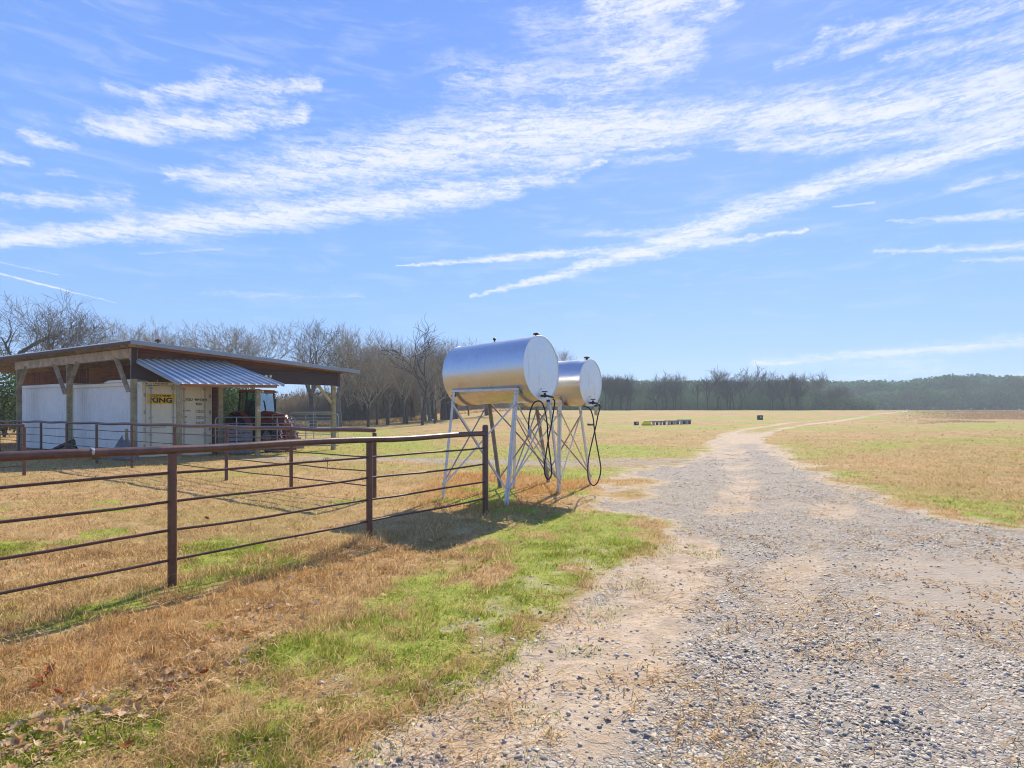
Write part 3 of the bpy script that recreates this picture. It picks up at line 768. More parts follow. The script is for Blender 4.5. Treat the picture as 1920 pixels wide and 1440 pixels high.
# twisted wire hanging on the second rod
tw = on_line(612, CORNER, FN); q = FN*tw+Vector((0, 0, 1.115)); m = MB()
for k in range(3):
    m.tube([q+Vector((cos(a+k)*.018-.03+.03*k, sin(a+k)*.018, sin(a*1.3+k)*.03)) for a in (0, 1, 2, 3, 4, 5)], .0028, 5)
m.tube([q+Vector((.01, 0, -.02)), q+Vector((.018, 0, -.06)), q+Vector((.006, 0, -.10)), q+Vector((.014, 0, -.13))], .0035, 5)
m.build('wire_tie', M['iron'], near)
AT = [2.75*k for k in range(1, 13)]
fence(CORNER, FA, AT, 34.2, 'brown pipe fence running back from the tanks and along the front of the shed', far=True)
C2 = CORNER+FA*13.75
fence(C2, FN, [2.6, 5.1, 7.6, 10.1], 12.4, 'brown pipe cross fence on the far left of the pen', far=True)

# ------------------------------------------------------------------ fuel tanks on stands
WDIR = Vector((.584, .812, 0))
def tank(name_label, stand_label, hose_label, cap_c, Rr, L, rear_drop, mid_front, span, nb, nt, fb, ft, beam_z, group):
    ax = Vector((FA.x, FA.y, -rear_drop/L)).normalized()
    c = Vector(cap_c)
    t = empty('fuel_tank', (c.x, c.y, 0), 0, name_label, 'fuel tank', group)
    o = Vector((c.x, c.y, 0)); c0 = c-o
    u = WDIR.normalized(); v = u.cross(ax).normalized()
    if v.z < 0: v = -v
    n = 96
    vs = []; fs = []
    nl = 5
    for i in range(nl+1):
        for k in range(n):
            a = 2*pi*k/n; vs.append(c0+ax*L*i/nl+u*cos(a)*Rr+v*sin(a)*Rr)
    for i in range(nl):
        for k in range(n): fs.append((i*n+k, i*n+(k+1) % n, (i+1)*n+(k+1) % n, (i+1)*n+k))
    MB().add(vs, fs).build('shell', M['tank'], t, smooth=True)
    def disc(off, r, bulge, sgn):
        vs = []; fs = []; rings = 8
        for i in range(rings+1):
            q = i/rings
            for k in range(n):
                a = 2*pi*k/n; dd = bulge*(1-q*q)
                wob = .004*sin(3*a+q*5)*q*(1-q)*4
                vs.append(c0+ax*(off-sgn*(dd+wob))+u*cos(a)*r*q+v*sin(a)*r*q)
        for i in range(rings):
            for k in range(n): fs.append((i*n+k, (i+1)*n+k, (i+1)*n+(k+1) % n, i*n+(k+1) % n))
        return MB().add(vs, fs)
    disc(.004, Rr-.004, .012, 1).build('end_cap', M['cap'], t, smooth=True)
    disc(L-.004, Rr-.004, .012, -1).build('end_cap', M['cap'], t, smooth=True)
    for off in (0.0, L):   # rolled seam
        MB().tube([c0+ax*off+u*cos(2*pi*k/48)*Rr+v*sin(2*pi*k/48)*Rr for k in range(49)], .0065, 6, caps=False).build('rim_seam', M['cap'], t, smooth=True)
    for off in (L*.31, L*.66):
        MB().tube([c0+ax*off+u*cos(2*pi*k/48)*Rr+v*sin(2*pi*k/48)*Rr for k in range(49)], .0022, 5, caps=False).build('weld_seam', M['cap'], t, smooth=True)
    # filler cap and vent
    p = c0+ax*.10+v*Rr
    MB().tube([p-v*.02, p+v*.035], .028, 12).tube([p+v*.03, p+v*.045, p+v*.062], [.062, .066, .05], 14).build('filler_cap', M['rustcap'], t, smooth=True)
    p = c0+ax*(L*.56)+v*Rr
    MB().tube([p-v*.01, p+v*.05], .016, 8).tube([p+v*.045, p+v*.075, p+v*.09], [.03, .034, .015], 10).build('vent_cap', M['iron'], t, smooth=True)
    # outlet valve, low on the end
    p = c0-ax*.01-v*(Rr*.86)-u*.04
    s = Rr/.625
    val = MB().tube([p+ax*.02, p-ax*.09*s], .022, 10).tube([p-ax*.06-v*.035, p-ax*.06+v*.05], .024, 10)
    val.box(p-ax*.06+v*.075, (.11, .03, .022), rz=.6)
    val.tube([p-ax*.085, p-ax*.10+u*.10-v*.015, p-ax*.10+u*.24-v*.025], .020, 8).build('valve', M['iron'], t, smooth=True)
    MB().box(p-ax*.012+v*.13-u*.03, (.045, .006, .012), rz=atan2(u.y, u.x)).build('label_plate', M['iron'], t)
    # ---- stand
    st = empty('tank_stand', (mid_front[0], mid_front[1], 0), 0, stand_label, 'stand', 'tank stands')
    mf = Vector((0, 0, 0))
    def leg(w0, w1, back, mm, wd=.062):
        b = u*w0+ax_h*back; tp = u*w1+ax_h*back+Vector((0, 0, beam_z))
        sx = -1 if w0 < 0 else 1
        m = MB()
        d = (tp-b)
        # angle iron: two thin plates
        m.hexa([b+Vector((0, 0, -.05)), b+ax_h*wd*(1 if back == 0 else -1)+Vector((0, 0, -.05)), b+ax_h*wd*(1 if back == 0 else -1)-u*sx*.007+Vector((0, 0, -.05)), b-u*sx*.007+Vector((0, 0, -.05)),
                tp, tp+ax_h*wd*(1 if back == 0 else -1), tp+ax_h*wd*(1 if back == 0 else -1)-u*sx*.007, tp-u*sx*.007])
        e = ax_h*.007*(1 if back == 0 else -1)
        m.hexa([b+Vector((0, 0, -.05)), b-u*sx*wd+Vector((0, 0, -.05)), b-u*sx*wd+e+Vector((0, 0, -.05)), b+e+Vector((0, 0, -.05)), tp-e*.3, tp-u*sx*wd-e*.3, tp-u*sx*wd+e, tp+e])
        m.build('leg', mm, st)
        return b, tp
    ax_h = FA.normalized()
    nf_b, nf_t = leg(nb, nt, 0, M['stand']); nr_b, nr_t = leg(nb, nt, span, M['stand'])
    ff_b, ff_t = leg(fb, ft, 0, M['stand']); fr_b, fr_t = leg(fb, ft, span, M['stand_shade'])
    def lerp(a, b, f): return a+(b-a)*f
    def brace(a, b, mm=M['stand'], w=.034):
        MB().bar(a, b, w, .006, up=u if abs((b-a).normalized().dot(u)) < .7 else ax_h).build('brace', mm, st)
    for (A0, A1, B0, B1, mm, off) in ((nf_b, nf_t, nr_b, nr_t, M['stand'], -u*.008), (ff_b, ff_t, fr_b, fr_t, M['stand_shade'], u*.008),
                                (nf_b, nf_t, ff_b, ff_t, M['stand'], -ax_h*.008), (nr_b, nr_t, fr_b, fr_t, M['stand_shade'], ax_h*.008)):
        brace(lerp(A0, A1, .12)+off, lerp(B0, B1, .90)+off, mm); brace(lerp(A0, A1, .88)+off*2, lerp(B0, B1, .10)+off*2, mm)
    for (a, b) in ((nf_t, nr_t), (ff_t, fr_t)):
        d = (b-a).normalized()*.03
        MB().bar(a-d, b+d, .045, .045).build('top_beam', M['stand'], st)
    # curved cradles under the tank
    tc_ = c-Vector((mid_front[0], mid_front[1], 0))
    for back in (.05, span-.05):
        base = tc_+ax*((ax_h*back-tc_).dot(ax_h))
        pts = []
        for k in range(17):
            a = -pi/2-.95+1.9*k/16
            pts.append(base+u*cos(a)*(Rr+.014)+v*sin(a)*(Rr+.014))
        m = MB()
        for k in range(16): m.bar(pts[k], pts[k+1]+(pts[k+1]-pts[k])*.05, .045, .02, up=ax_h)
        m.build('cradle', M['stand_shade'], st)
    for back in (0.0, span):
        MB().bar(lerp(nf_b, nf_t, .955)+ax_h*back+ax_h*.02, lerp(ff_b, ff_t, .955)+ax_h*back+ax_h*.02, .035, .035).build('cross_beam', M['stand_shade'], st)
    return t, st, (p+o-ax*.10+u*.24-v*.025)

T1C = (.575, 11.15, 2.552)
t1o, s1o, h1 = tank('larger silver cylindrical fuel tank, nearer the pipe fence', 'white angle iron stand under the larger silver tank', '', T1C, .625, 2.0, .085,
     (.575-.162, 11.15+.117), 1.60, -.88, -.545, 1.06, .60, 2.13, 'silver fuel tanks on stands')
T2C = (1.70, 12.47, 2.335)
t2o, s2o, h2 = tank('smaller silver cylindrical fuel tank, behind and to the right of the other', 'white angle iron stand under the smaller silver tank', '', T2C, .503, 1.62, .0,
     (1.57-.11, 13.0-.05), 1.21, -.78, -.74, .70, .14, 1.93, 'silver fuel tanks on stands')
def spline(pts, n=10):
    pts = [Vector(p) for p in pts]; out = []
    q = [pts[0]*2-pts[1]]+pts+[pts[-1]*2-pts[-2]]
    for i in range(1, len(q)-2):
        for k in range(n):
            t = k/n; a, b, c, d = q[i-1], q[i], q[i+1], q[i+2]
            out.append(.5*((2*b)+(c-a)*t+(2*a-5*b+4*c-d)*t*t+(3*b-a-3*c+d)*t**3))
    out.append(pts[-1]); return out
def hose(pxs, Y, label):
    pts = [at(px, Y+dy, py) for (px, py, dy) in pxs]
    base = Vector((pts[0].x, pts[0].y, 0))
    t = empty('fuel_hose', base, 0, label, 'hose', 'black fuel hoses')
    MB().tube(spline([p-base for p in pts]), .0135, 10).build('rubber_hose', M['hose'], t, smooth=True)
    return t, base, pts
th, bs, pts = hose([(1037, 748, .1), (1040, 753, .08), (1038, 770, .05), (1034, 795, 0), (1029, 820, -.02), (1024, 850, -.05), (1020.5, 875, -.07), (1023, 893, -.08), (1029, 898.5, -.06), (1034, 889, -.03),
           (1033, 868, 0), (1029, 838, .03), (1027, 815, .05), (1026, 795, .05), (1022, 771, .05), (1016, 755, .1), (1008, 752, .15), (1000, 757, .12), (994, 772, .08), (991.5, 790, .05), (991, 806, .03)], 10.75,
     'black rubber hose looped below the larger tank with its nozzle on the stand')
e_ = pts[-1]-bs
MB().tube([e_+Vector((0, 0, .01)), e_+Vector((.015, 0, -.04)), e_+Vector((.03, -.01, -.09)), e_+Vector((.035, -.01, -.17))], [.02, .032, .028, .012], 8).box(e_+Vector((.05, 0, -.02)), (.03, .02, .05)).build('nozzle', M['weld'], th, smooth=True)
th, bs, pts = hose([(1123, 759, .1), (1125, 764, .08), (1121, 780, .04), (1117, 800, 0), (1111, 825, -.03), (1104.5, 855, -.05), (1102, 880, -.08), (1104, 900, -.1), (1112, 910, -.1), (1121, 903, -.08), (1126.5, 880, -.05),
           (1122, 850, 0), (1117, 822, .03), (1114, 800, .05), (1112, 783, .05), (1107, 768, .08), (1099, 762.5, .15), (1092, 761.5, .5)], 12.1,
     'black rubber hose hanging in a long loop from the smaller tank')
# cream fuel filter and pale meter
def can(name, px, y0, y1, Y, r, m, label, cat):
    a = at(px, Y, y0); b = at(px, Y, y1); base = Vector((a.x, a.y, 0))
    t = empty(name, base, 0, label, cat)
    MB().tube([a-base, a-base+(b-a)*.08, b-base-(b-a)*.1, b-base], [r*.8, r, r*.85, r*.6], 14).build('canister', m, t, smooth=True)
    MB().tube([a-base+Vector((0, 0, .03)), a-base-Vector((0, 0, .004))], r*.9, 12).build('filter_head', M['iron'], t, smooth=True)
can('fuel_filter', 1117.5, 762, 779, 12.15, .038, M['filter'], 'cream spin-on fuel filter under the valve of the smaller tank', 'filter')
can('fuel_filter', 1028, 753, 768, 10.85, .036, M['meter'], 'pale grey fuel filter under the valve of the larger tank', 'filter')
# nozzle holder boxed on the far leg of the second stand
p = at(1107.5, 12.6, 796); t = empty('nozzle_holder', (p.x, p.y, 0), 0, 'small dark nozzle holder on the leg of the smaller stand', 'holder')
MB().box((0, 0, p.z), (.13, .06, .045), rz=.4).build('bracket', M['iron'], t); MB().box((.01, -.04, p.z+.012), (.09, .02, .014), rz=.4).build('nozzle', M['weld'], t)

# ------------------------------------------------------------------ the open shed
SC = Vector((-13.84, 21.2, 0)); SR = Vector((.722, .692, 0)); SL = Vector((-.857, .514, 0)); SO = Vector((.692, -.722, 0))
shed = empty('pole_shed', SC, 0, 'open timber pole shed with metal roof, sheltering containers and a tractor', 'shed')
def S(s, o=0, z=0, l=0): return SR*s+SO*o+SL*l+Vector((0, 0, z))
def post(p, h, w=.17, m=None, r0=0): 
    return MB().box(p+Vector((0, 0, h/2-.1)), (w, w, h+.2), rz=.76).build('post', m or M['post'], shed, bevel=.01)
# roof sheet, higher at the left, falling to the right
zr = lambda s: 4.20-.066*s
A0 = S(-.35, .55, zr(-.35), -.4); A1 = S(8.85, .55, zr(8.85)); A2 = S(8.85, 0, zr(8.85), 19.5); A3 = S(-.35, 0, zr(-.35), 19.8)
th_ = Vector((0, 0, .035))
MB().hexa([A0, A1, A2, A3, A0+th_, A1+th_, A2+th_, A3+th_]).build('roof', M['galv'], shed)
MB().bar(A0+Vector((-.02, -.02, -.045)), A1+Vector((0, -.02, -.045)), .03, .15).build('roof_edge', M['galv_edge_rib_shade'], shed)
MB().bar(A0+Vector((-.02, 0, -.065)), A3+Vector((-.02, 0, -.065)), .03, .10).build('eave_board', M['fascia'], shed)
for k in range(34):   # purlin ends and soffit boards under the left eave
    l = -.3+k*.58
    a = S(-.30, 0, zr(0)-.075, l); b = S(3.0, 0, zr(3.0)-.075, l)
    MB().bar(a, b, .045, .12).build('rafter', M['wood'], shed)
# sloping rafter board above the lintel on the long front
k0 = S(.12, .06, 3.50); k1 = S(8.2, .06, 3.50)
MB().hexa([S(.14, .02, 3.485), S(8.25, .02, 3.485), S(8.25, -.03, 3.485), S(.14, -.03, 3.485), S(.14, .02, zr(.1)-.02), S(8.25, .02, zr(8.25)-.02), S(8.25, -.03, zr(8.25)-.02), S(.14, -.03, zr(.1)-.02)]).build('gable_board', M['redwood'], shed)
MB().bar(S(0.2, .40, zr(.2)-.10), S(8.7, .40, zr(8.7)-.10), .04, .12).build('fly_rafter', M['cedar_and_lit'], shed)
MB().bar(S(-.1, .06, 3.20), S(8.05, .06, 3.20), .10, .56).build('lintel', M['lintel'], shed)
MB().bar(S(7.93, .13, 3.20), S(8.06, .13, 3.20), .04, .60).build('lintel_end', M['fascia'], shed)
MB().box(S(-.02, .14, 3.78), (.16, .10, .62), rz=.76).build('corner_trim', M['lintel'], shed)
# left side beam (doubled) and posts with braces
for off in (-.10, .06):
    MB().bar(S(0, 0, 3.86, -.08)+SR*off, S(0, 0, 3.80, 10.1)+SR*off, .045, .35).build('side_beam', M['wood'], shed)
PL = [0.0, 5.08, 10.0]
for l in PL: post(S(0, 0, 0, l), 3.75, .19)
def kb(l, dl):
    MB().bar(S(-.12, 0, 2.45, l+.05*dl), S(-.12, 0, 3.72, l+dl), .045, .15, up=SR).build('knee_brace', M['wood'], shed)
kb(0.05, .95); kb(5.08, 1.0); kb(5.08, -1.05); kb(10.0, -1.15)
# front posts, main and lean-to
post(S(2.98, -.05), 3.0, .16); post(S(7.8, 0), 3.0, .17)
MB().bar(S(7.75, .0, 2.10), S(7.05, .0, 2.93), .05, .13).build('knee_brace', M['brace_yellow'], shed)
# lean-to roof: sheet with a separate rib at every joint
aTL = Vector((-13.98, 21.2, 3.72))-SC; aTR = Vector((-11.55, 23.28, 3.74))-SC; aEL = Vector((-11.80, 20.6, 2.72))-SC; aER = Vector((-9.10, 23.1, 2.79))-SC
def AW(i, j, up=0.0):
    a = aTL.lerp(aTR, i); b = aEL.lerp(aER, i); q = a.lerp(b, j); return q+Vector((0, 0, up))
nA = 13
for k in range(nA):
    i0_, i1_ = k/nA, (k+1)/nA
    MB().hexa([AW(i0_, 0, -.012), AW(i1_, 0, -.012), AW(i1_, 1, -.012), AW(i0_, 1, -.012), AW(i0_, 0), AW(i1_, 0), AW(i1_, 1), AW(i0_, 1)]).build('roof_sheet', M['galv'], shed)
for k in range(nA+1):
    f = min(max(k/nA, .004), .996); w_ = .0125
    a, b, c_, d_ = AW(f-w_, 0, .002), AW(f+w_, 0, .002), AW(f+w_, 1.004, .002), AW(f-w_, 1.004, .002)
    MB().hexa([a, b, c_, d_, AW(f-w_*.6, 0, .045), AW(f+w_*.6, 0, .045), AW(f+w_*.6, 1.004, .045), AW(f-w_*.6, 1.004, .045)]).build('roof_rib', M['galv_edge_rib_shade'], shed)  # shade on the rib sides is put in as darker metal
MB().bar(AW(-.005, 0, -.03), AW(-.005, 1, -.03), .03, .10).build('rake_trim', M['galv_edge_rib_shade'], shed)
MB().bar(AW(1.005, 0, -.03), AW(1.005, 1, -.03), .03, .09).build('rake_trim', M['galv_edge_rib_shade'], shed)
MB().bar(AW(.0, .93, -.11), AW(.97, .93, -.11), .05, .15).build('eave_beam', M['cedar_and_lit'], shed)
for k in range(5):
    f = .02+k*.24; MB().bar(AW(f, .02, -.06), AW(f, .95, -.06), .04, .09).build('lean_to_rafter', M['cedar_and_lit'], shed)
for px in (336, 483.5):
    ll = on_line(px, SC+SO*1.55, SR); post(S(ll, 1.55), 2.62, .16)
# small white tag on the lean-to post
ll = on_line(485.5, SC+SO*1.65, SR); MB().box(S(ll, 1.66, 1.78), (.06, .02, .04), rz=.76).build('white_tag', M['lampwhite'], shed)
# dark board wall inside, board by board
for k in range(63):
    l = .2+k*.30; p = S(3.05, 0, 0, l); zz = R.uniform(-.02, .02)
    mm = M['redwood'] if not (26 <= k <= 36) else M['cedar_and_lit']  # warm light on the middle boards is painted in as orange wood
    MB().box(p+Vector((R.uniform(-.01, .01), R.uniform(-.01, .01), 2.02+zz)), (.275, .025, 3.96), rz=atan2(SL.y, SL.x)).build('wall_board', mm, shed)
# roof vent and floodlight
p = S(.75, .1, zr(.7)+.035); MB().tube([p, p+Vector((0, 0, .16))], .03, 8).tube([p+Vector((0, 0, .14)), p+Vector((0, 0, .20)), p+Vector((0, 0, .25))], [.10, .10, .03], 10).build('roof_vent', M['black'], shed, smooth=True)
lx = on_line(498, SC+SO*.15, SR)
fl = MB().box(S(lx-.02, .14, 3.28), (.10, .06, .09), rz=.76).build('floodlight', M['black'], shed)
for d_ in (-.02, .16): MB().tube([S(lx+d_, .16, 3.25), S(lx+d_+.01, .27, 3.21)], [.035, .055], 10).build('lamp_head', M['lampwhite'], fl, smooth=True)

# ------------------------------------------------------------------ shipping containers
def text_obj(body, size, loc, rot, parent, m, name='lettering', sx=1.0, spacing=1.0, bold=0.0):
    cu = bpy.data.curves.new(name, 'FONT'); cu.body = body; cu.size = size; cu.align_x = 'CENTER'; cu.align_y = 'CENTER'
    cu.space_character = spacing; cu.offset = bold; cu.extrude = .002
    tmp = bpy.data.objects.new('tmp', cu); COL.objects.link(tmp)
    dg = bpy.context.evaluated_depsgraph_get()
    me = bpy.data.meshes.new_from_object(tmp.evaluated_get(dg)); bpy.data.objects.remove(tmp)
    me.materials.clear(); me.materials.append(m); me.name = name
    o = bpy.data.objects.new(name, me); link(o, parent); o.location = loc; o.rotation_euler = rot; o.scale = (sx, 1, 1); return o
def container(org, ex, ey, W_, L_, H_, z0, cm, label, doors, ribs):
    """org: front left corner; ex along the door end, ey along the side"""
    t = empty('shipping_container', org, 0, label, 'shipping container', 'shipping containers under the shed')
    Z = Vector((0, 0, 1)); z0v = Z*z0
    def Q(a, b, z): return ex*a+ey*b+Z*(z+z0)
    # frame
    for (a, b) in ((0, 0), (W_, 0), (0, L_), (W_, L_)):
        MB().hexa([Q(a+i, b+j, 0) for i, j in ((-.0, 0), (.12 if a == 0 else -.12, 0), (.12 if a == 0 else -.12, .12 if b == 0 else -.12), (0, .12 if b == 0 else -.12))]+
                  [Q(a+i, b+j, H_) for i, j in ((0, 0), (.12 if a == 0 else -.12, 0), (.12 if a == 0 else -.12, .12 if b == 0 else -.12), (0, .12 if b == 0 else -.12))]).build('corner_post', cm, t)
    MB().hexa([Q(.06, .06, H_-.03), Q(W_-.06, .06, H_-.03), Q(W_-.06, L_-.06, H_-.03), Q(.06, L_-.06, H_-.03), Q(.06, .06, H_), Q(W_-.06, .06, H_), Q(W_-.06, L_-.06, H_), Q(.06, L_-.06, H_)]).build('roof', M['cont_white'], t)
    for z in (0.0, H_-.13):
        for (a, b, c_, d_) in ((0, .0, 0, L_), (W_, .0, W_, L_), (0, 0, W_, 0), (0, L_, W_, L_)):
            i = Q(a, b, z+.065); j = Q(c_, d_, z+.065); inw = (Q(W_/2, L_/2, z+.065)-(i+j)/2).normalized()*.03
            MB().bar(i+inw, j+inw, .05, .13).build('frame_rail', cm, t)
    # corrugated sides: one folded sheet each
    pitch = ribs; dpt = .05
    for (a, sgn) in ((0.05, 1), (W_-.05, -1)):
        vs = []; fs = []; nn = int((L_-.24)/pitch)
        prof = ((0, 0), (.25, 0), (.5, 1), (.75, 1))
        pl = []
        for k in range(nn):
            for f, d_ in prof: pl.append((.12+(k+f)*pitch, d_*dpt))
        pl.append((L_-.12, 0))
        for (b, d_) in pl: vs += [Q(a+sgn*d_, b, .12), Q(a+sgn*d_, b, H_-.12)]
        for k in range(len(pl)-1): fs.append((2*k, 2*k+2, 2*k+3, 2*k+1))
        MB().add(vs, fs).build('side_panel', M['cont_white'], t)
    vs = [Q(.1, L_-.05, .1), Q(W_-.1, L_-.05, .1), Q(W_-.1, L_-.05, H_-.1), Q(.1, L_-.05, H_-.1)]
    MB().add(vs, [(0, 1, 2, 3)]).build('end_panel', M['cont_white'], t)
    if doors:
        inw = Z.cross(ex).normalized()    # towards the inside
        if inw.dot(ey) < 0: inw = -inw
        for k in range(2):
            a0, a1 = (.10, W_/2-.008) if k == 0 else (W_/2+.008, W_-.10)
            d = MB(); rows = 5
            base = -.0
            def DQ(a, z, o): return ex*a+inw*o+Z*(z+z0)
            zs_ = np.linspace(.16, H_-.17, rows*2+1)
            vs = [DQ(a0, .14, .0), DQ(a1, .14, .0), DQ(a1, .14, .06), DQ(a0, .14, .06), DQ(a0, H_-.15, .0), DQ(a1, H_-.15, .0), DQ(a1, H_-.15, .06), DQ(a0, H_-.15, .06)]
            door = MB().hexa(vs).build('door', cm, t)
            for r_ in range(rows):     # pressed panels with recessed joints
                za, zb = .14+.04+r_*(H_-.37)/rows, .14+(r_+1)*(H_-.37)/rows-.02
                MB().hexa([DQ(a0+.05, za, -.014), DQ(a1-.05, za, -.014), DQ(a1-.05, za, .0), DQ(a0+.05, za, .0), DQ(a0+.07, zb, -.014), DQ(a1-.07, zb, -.014), DQ(a1-.07, zb, .0), DQ(a0+.07, zb, .0)]).build('pressed_panel', cm, door)
            for f in (.16, .84) if k == 0 else (.16, .84):
                xx = a0+(a1-a0)*f
                MB().tube([DQ(xx, .08, -.05), DQ(xx, H_-.06, -.05)], .017, 8).build('lock_bar', M['bar_metal'], door, smooth=True)
                for z in (.2, .85, 1.5, 2.15, H_-.25): MB().box(DQ(xx, z, -.04), (.10, .06, .05), rz=atan2(ex.y, ex.x)).build('bar_guide', M['bar_metal'], door)
            MB().bar(DQ(a0+(a1-a0)*.16, 1.12, -.075), DQ(a0+(a1-a0)*.62, 1.14, -.075), .02, .035).build('handle', M['bar_metal'], door)
            hx = a0-.02 if k == 0 else a1+.02
            for z in (.4, 1.05, 1.7, 2.35): MB().box(DQ(hx, z, -.015), (.05, .05, .14), rz=atan2(ex.y, ex.x)).build('hinge', M['bar_metal'], door)
        rot = (pi/2, 0, atan2(ex.y, ex.x))
        def at_(a, z, o=-.020): return ex*a+inw*o+Z*(z+z0)
        bn = MB().hexa([at_(.16, 2.02, -.030), at_(1.10, 2.02, -.030), at_(1.10, 2.02, -.022), at_(.16, 2.02, -.022), at_(.16, 2.40, -.030), at_(1.10, 2.40, -.030), at_(1.10, 2.40, -.022), at_(.16, 2.40, -.022)]).build('banner', M['banner'], t)
        text_obj('CONTAINER', .105, at_(.63, 2.335, -.034), rot, bn, M['ink'], sx=1.15, bold=.004)
        text_obj('KING', .26, at_(.63, 2.155, -.034), rot, bn, M['ink'], sx=1.2, bold=.011)
        text_obj('LYGU', .13, at_(1.56, 2.20, -.022), rot, t, M['ink'], bold=.003)
        text_obj('404124 8', .13, at_(2.02, 2.20, -.022), rot, t, M['ink'], bold=.003, sx=.92)
        text_obj('45G1', .12, at_(1.96, 2.03, -.022), rot, t, M['ink'], bold=.003)
        for (z, b1, b2) in ((1.76, 'MAX.GROSS', '32.500 KGS'), (1.70, '', '71.650 LBS'), (1.52, 'TARE', '3.890 KGS'), (1.46, '', '8.580 LBS'), (1.30, 'NET', '28.610 KGS'), (1.24, '', '63.070 LBS')):
            if b1: text_obj(b1, .062, at_(1.46, z, -.022), rot, t, M['ink'])
            text_obj(b2, .062, at_(1.98, z, -.022), rot, t, M['ink'])
        MB().hexa([at_(.12, H_-.085, -.035), at_(.16, H_-.085, -.035), at_(.16, H_-.085, -.03), at_(.12, H_-.085, -.03), at_(.12, H_-.05, -.035), at_(.16, H_-.05, -.035), at_(.16, H_-.05, -.03), at_(.12, H_-.05, -.03)]).build('vent_mark', M['ink'], t)
        text_obj('LYGU 404124', .085, at_(.62, H_-.065, -.012), rot, t, M['ink'])
    return t
CO = SC+SO*(-.6)+SR*.38
container(CO, SR, SL, 2.44, 5.75, 2.86, .0, M['cont_cream'], 'cream shipping container with double doors, orange banner and white side', True, .16)
CO2 = CO+SL*5.93
container(CO2, SR, SL, 2.44, 5.15, 2.90, .05, M['cont_white'], 'plain white corrugated container at the left end, behind the cream door one', False, .26)
# odds and ends lying on the containers
a = CO+SL*.6+SR*.25; o = empty('white_panel_stack', (a.x, a.y, 2.865), 0, 'white panels lying flat on the cream door container', 'panels')
for k in range(3): MB().bar(SL*.1*k, SL*(2.3-.1*k)+SR*.02*k+Vector((0, 0, 0)), .55, .03).build('panel', M['cont_white'], o).location = (0, 0, .02+.034*k)
# pile of old boards and draped tarp in front of the white wall
def world(px, Y): return Vector(((px-CX)/F*Y, Y, 0))
p = world(133, 22.2); o = empty('board_pile', p, 0, 'heap of old dark brown boards below the left white container', 'boards')
for k in range(16):
    a = R.uniform(-.3, 3.4); l = R.uniform(.5, 1.15); h0 = R.uniform(.15, .65)
    MB().bar((cos(a)*l*.9, -.25+abs(sin(a))*.15, .03+.02*k % .2), (cos(a)*.05+R.uniform(-.15, .15), .3, h0), R.uniform(.16, .26), .03, up=(0, .5, 1)).build('old_board', M['shingle'], o)
p = world(234, 20.9); o = empty('tarp_bundle', p, 0, 'dark grey tarp draped against the corner of the containers', 'tarp')
vs = []; fs = []
for i in range(9):
    for j in range(13):
        u_ = i/8; w_ = j/12; hgt = (1-w_)*(.80+.14*sin(u_*7))
        wd = .12+.50*w_
        a = (u_-.5)*2.6
        vs.append((sin(a)*wd+.03*sin(9*u_+4*w_), -cos(a)*wd*.6+.03*sin(13*u_), hgt*(1-.12*abs(a))+.02))
for i in range(8):
    for j in range(12): fs.append((i*13+j, i*13+j+1, (i+1)*13+j+1, (i+1)*13+j))
MB().add(vs, fs).build('draped_sheet', M['tarp'], o, smooth=True)
MB().tube([(.0, .12, 0), (.0, .1, 1.1)], .05, 8).build('pole', M['post'], o)
p = world(210, 21.3); o = empty('scrap_heap', p, 0, 'low dark scrap heap on the ground before the white container', 'scrap')
for k in range(14): MB().box((R.uniform(-.9, .9), R.uniform(-.3, .3), R.uniform(.04, .16)), (R.uniform(.15, .5), R.uniform(.1, .3), R.uniform(.04, .10)), rz=R.uniform(0, 3)).build('scrap_piece', M['shingle'] if k % 3 else M['tarp'], o)
# grey crate at the right of the container
p = SC+SR*3.55+SO*.1; o = empty('slatted_crate', p, atan2(SR.y, SR.x), 'grey slatted crate beside the container doors', 'crate')
for k in range(7):
    z = .12+k*.165
    MB().box((0, -.36, z), (.98, .03, .13)).build('slat', M['crate'], o); MB().box((.48, 0, z), (.03, .70, .13)).build('slat', M['crate'], o); MB().box((-.48, 0, z), (.03, .70, .13)).build('slat', M['crate'], o)
for sx in (-.44, .44): MB().box((sx, -.33, .62), (.07, .04, 1.22)).build('crate_post', M['crate'], o)

# ------------------------------------------------------------------ tube gates before the right bay
def gate(x0, x1, Y0, Y1, label, ztop=1.50, rails=6, brace=True):
    a = world(x0, Y0); b = world(x1, Y1); L = (b-a).length; d = (b-a).normalized()
    o = empty('tube_gate', a, atan2(d.y, d.x), label, 'gate', 'galvanised tube gates')
    r = .10; zb = .22
    pts = [(0, 0, zb), (0, 0, ztop-r), (r*.3, 0, ztop-r*.3), (r, 0, ztop), (L-r, 0, ztop), (L-r*.3, 0, ztop-r*.3), (L, 0, ztop-r), (L, 0, zb), (0, 0, zb)]
    MB().tube(pts, .024, 8, caps=False).build('gate_frame', M['steel'], o, smooth=True)
    for k in range(1, rails-1):
        z = zb+(ztop-zb)*k/(rails-1); MB().tube([(0, 0, z), (L, 0, z)], .018, 7).build('gate_rail', M['steel'], o, smooth=True)
    nb_ = max(1, int(L/1.5))
    for k in range(1, nb_+1):
        x = L*k/(nb_+1); MB().box((x, .02, (zb+ztop)/2), (.04, .012, ztop-zb)).build('gate_upright', M['steel'], o)
    return o
gate(404, 482, 22.6, 23.3, 'galvanised tube gate between the container and the lean-to post')
gate(486, 553, 23.6, 24.2, 'galvanised tube gate in front of the tractor')
gate(511, 634, 25.2, 25.9, 'longer galvanised tube gate at the right post of the shed', 1.62)
gate(545, 630, 29.5, 31.0, 'galvanised tube gate standing furthest behind the right bay', 1.70)

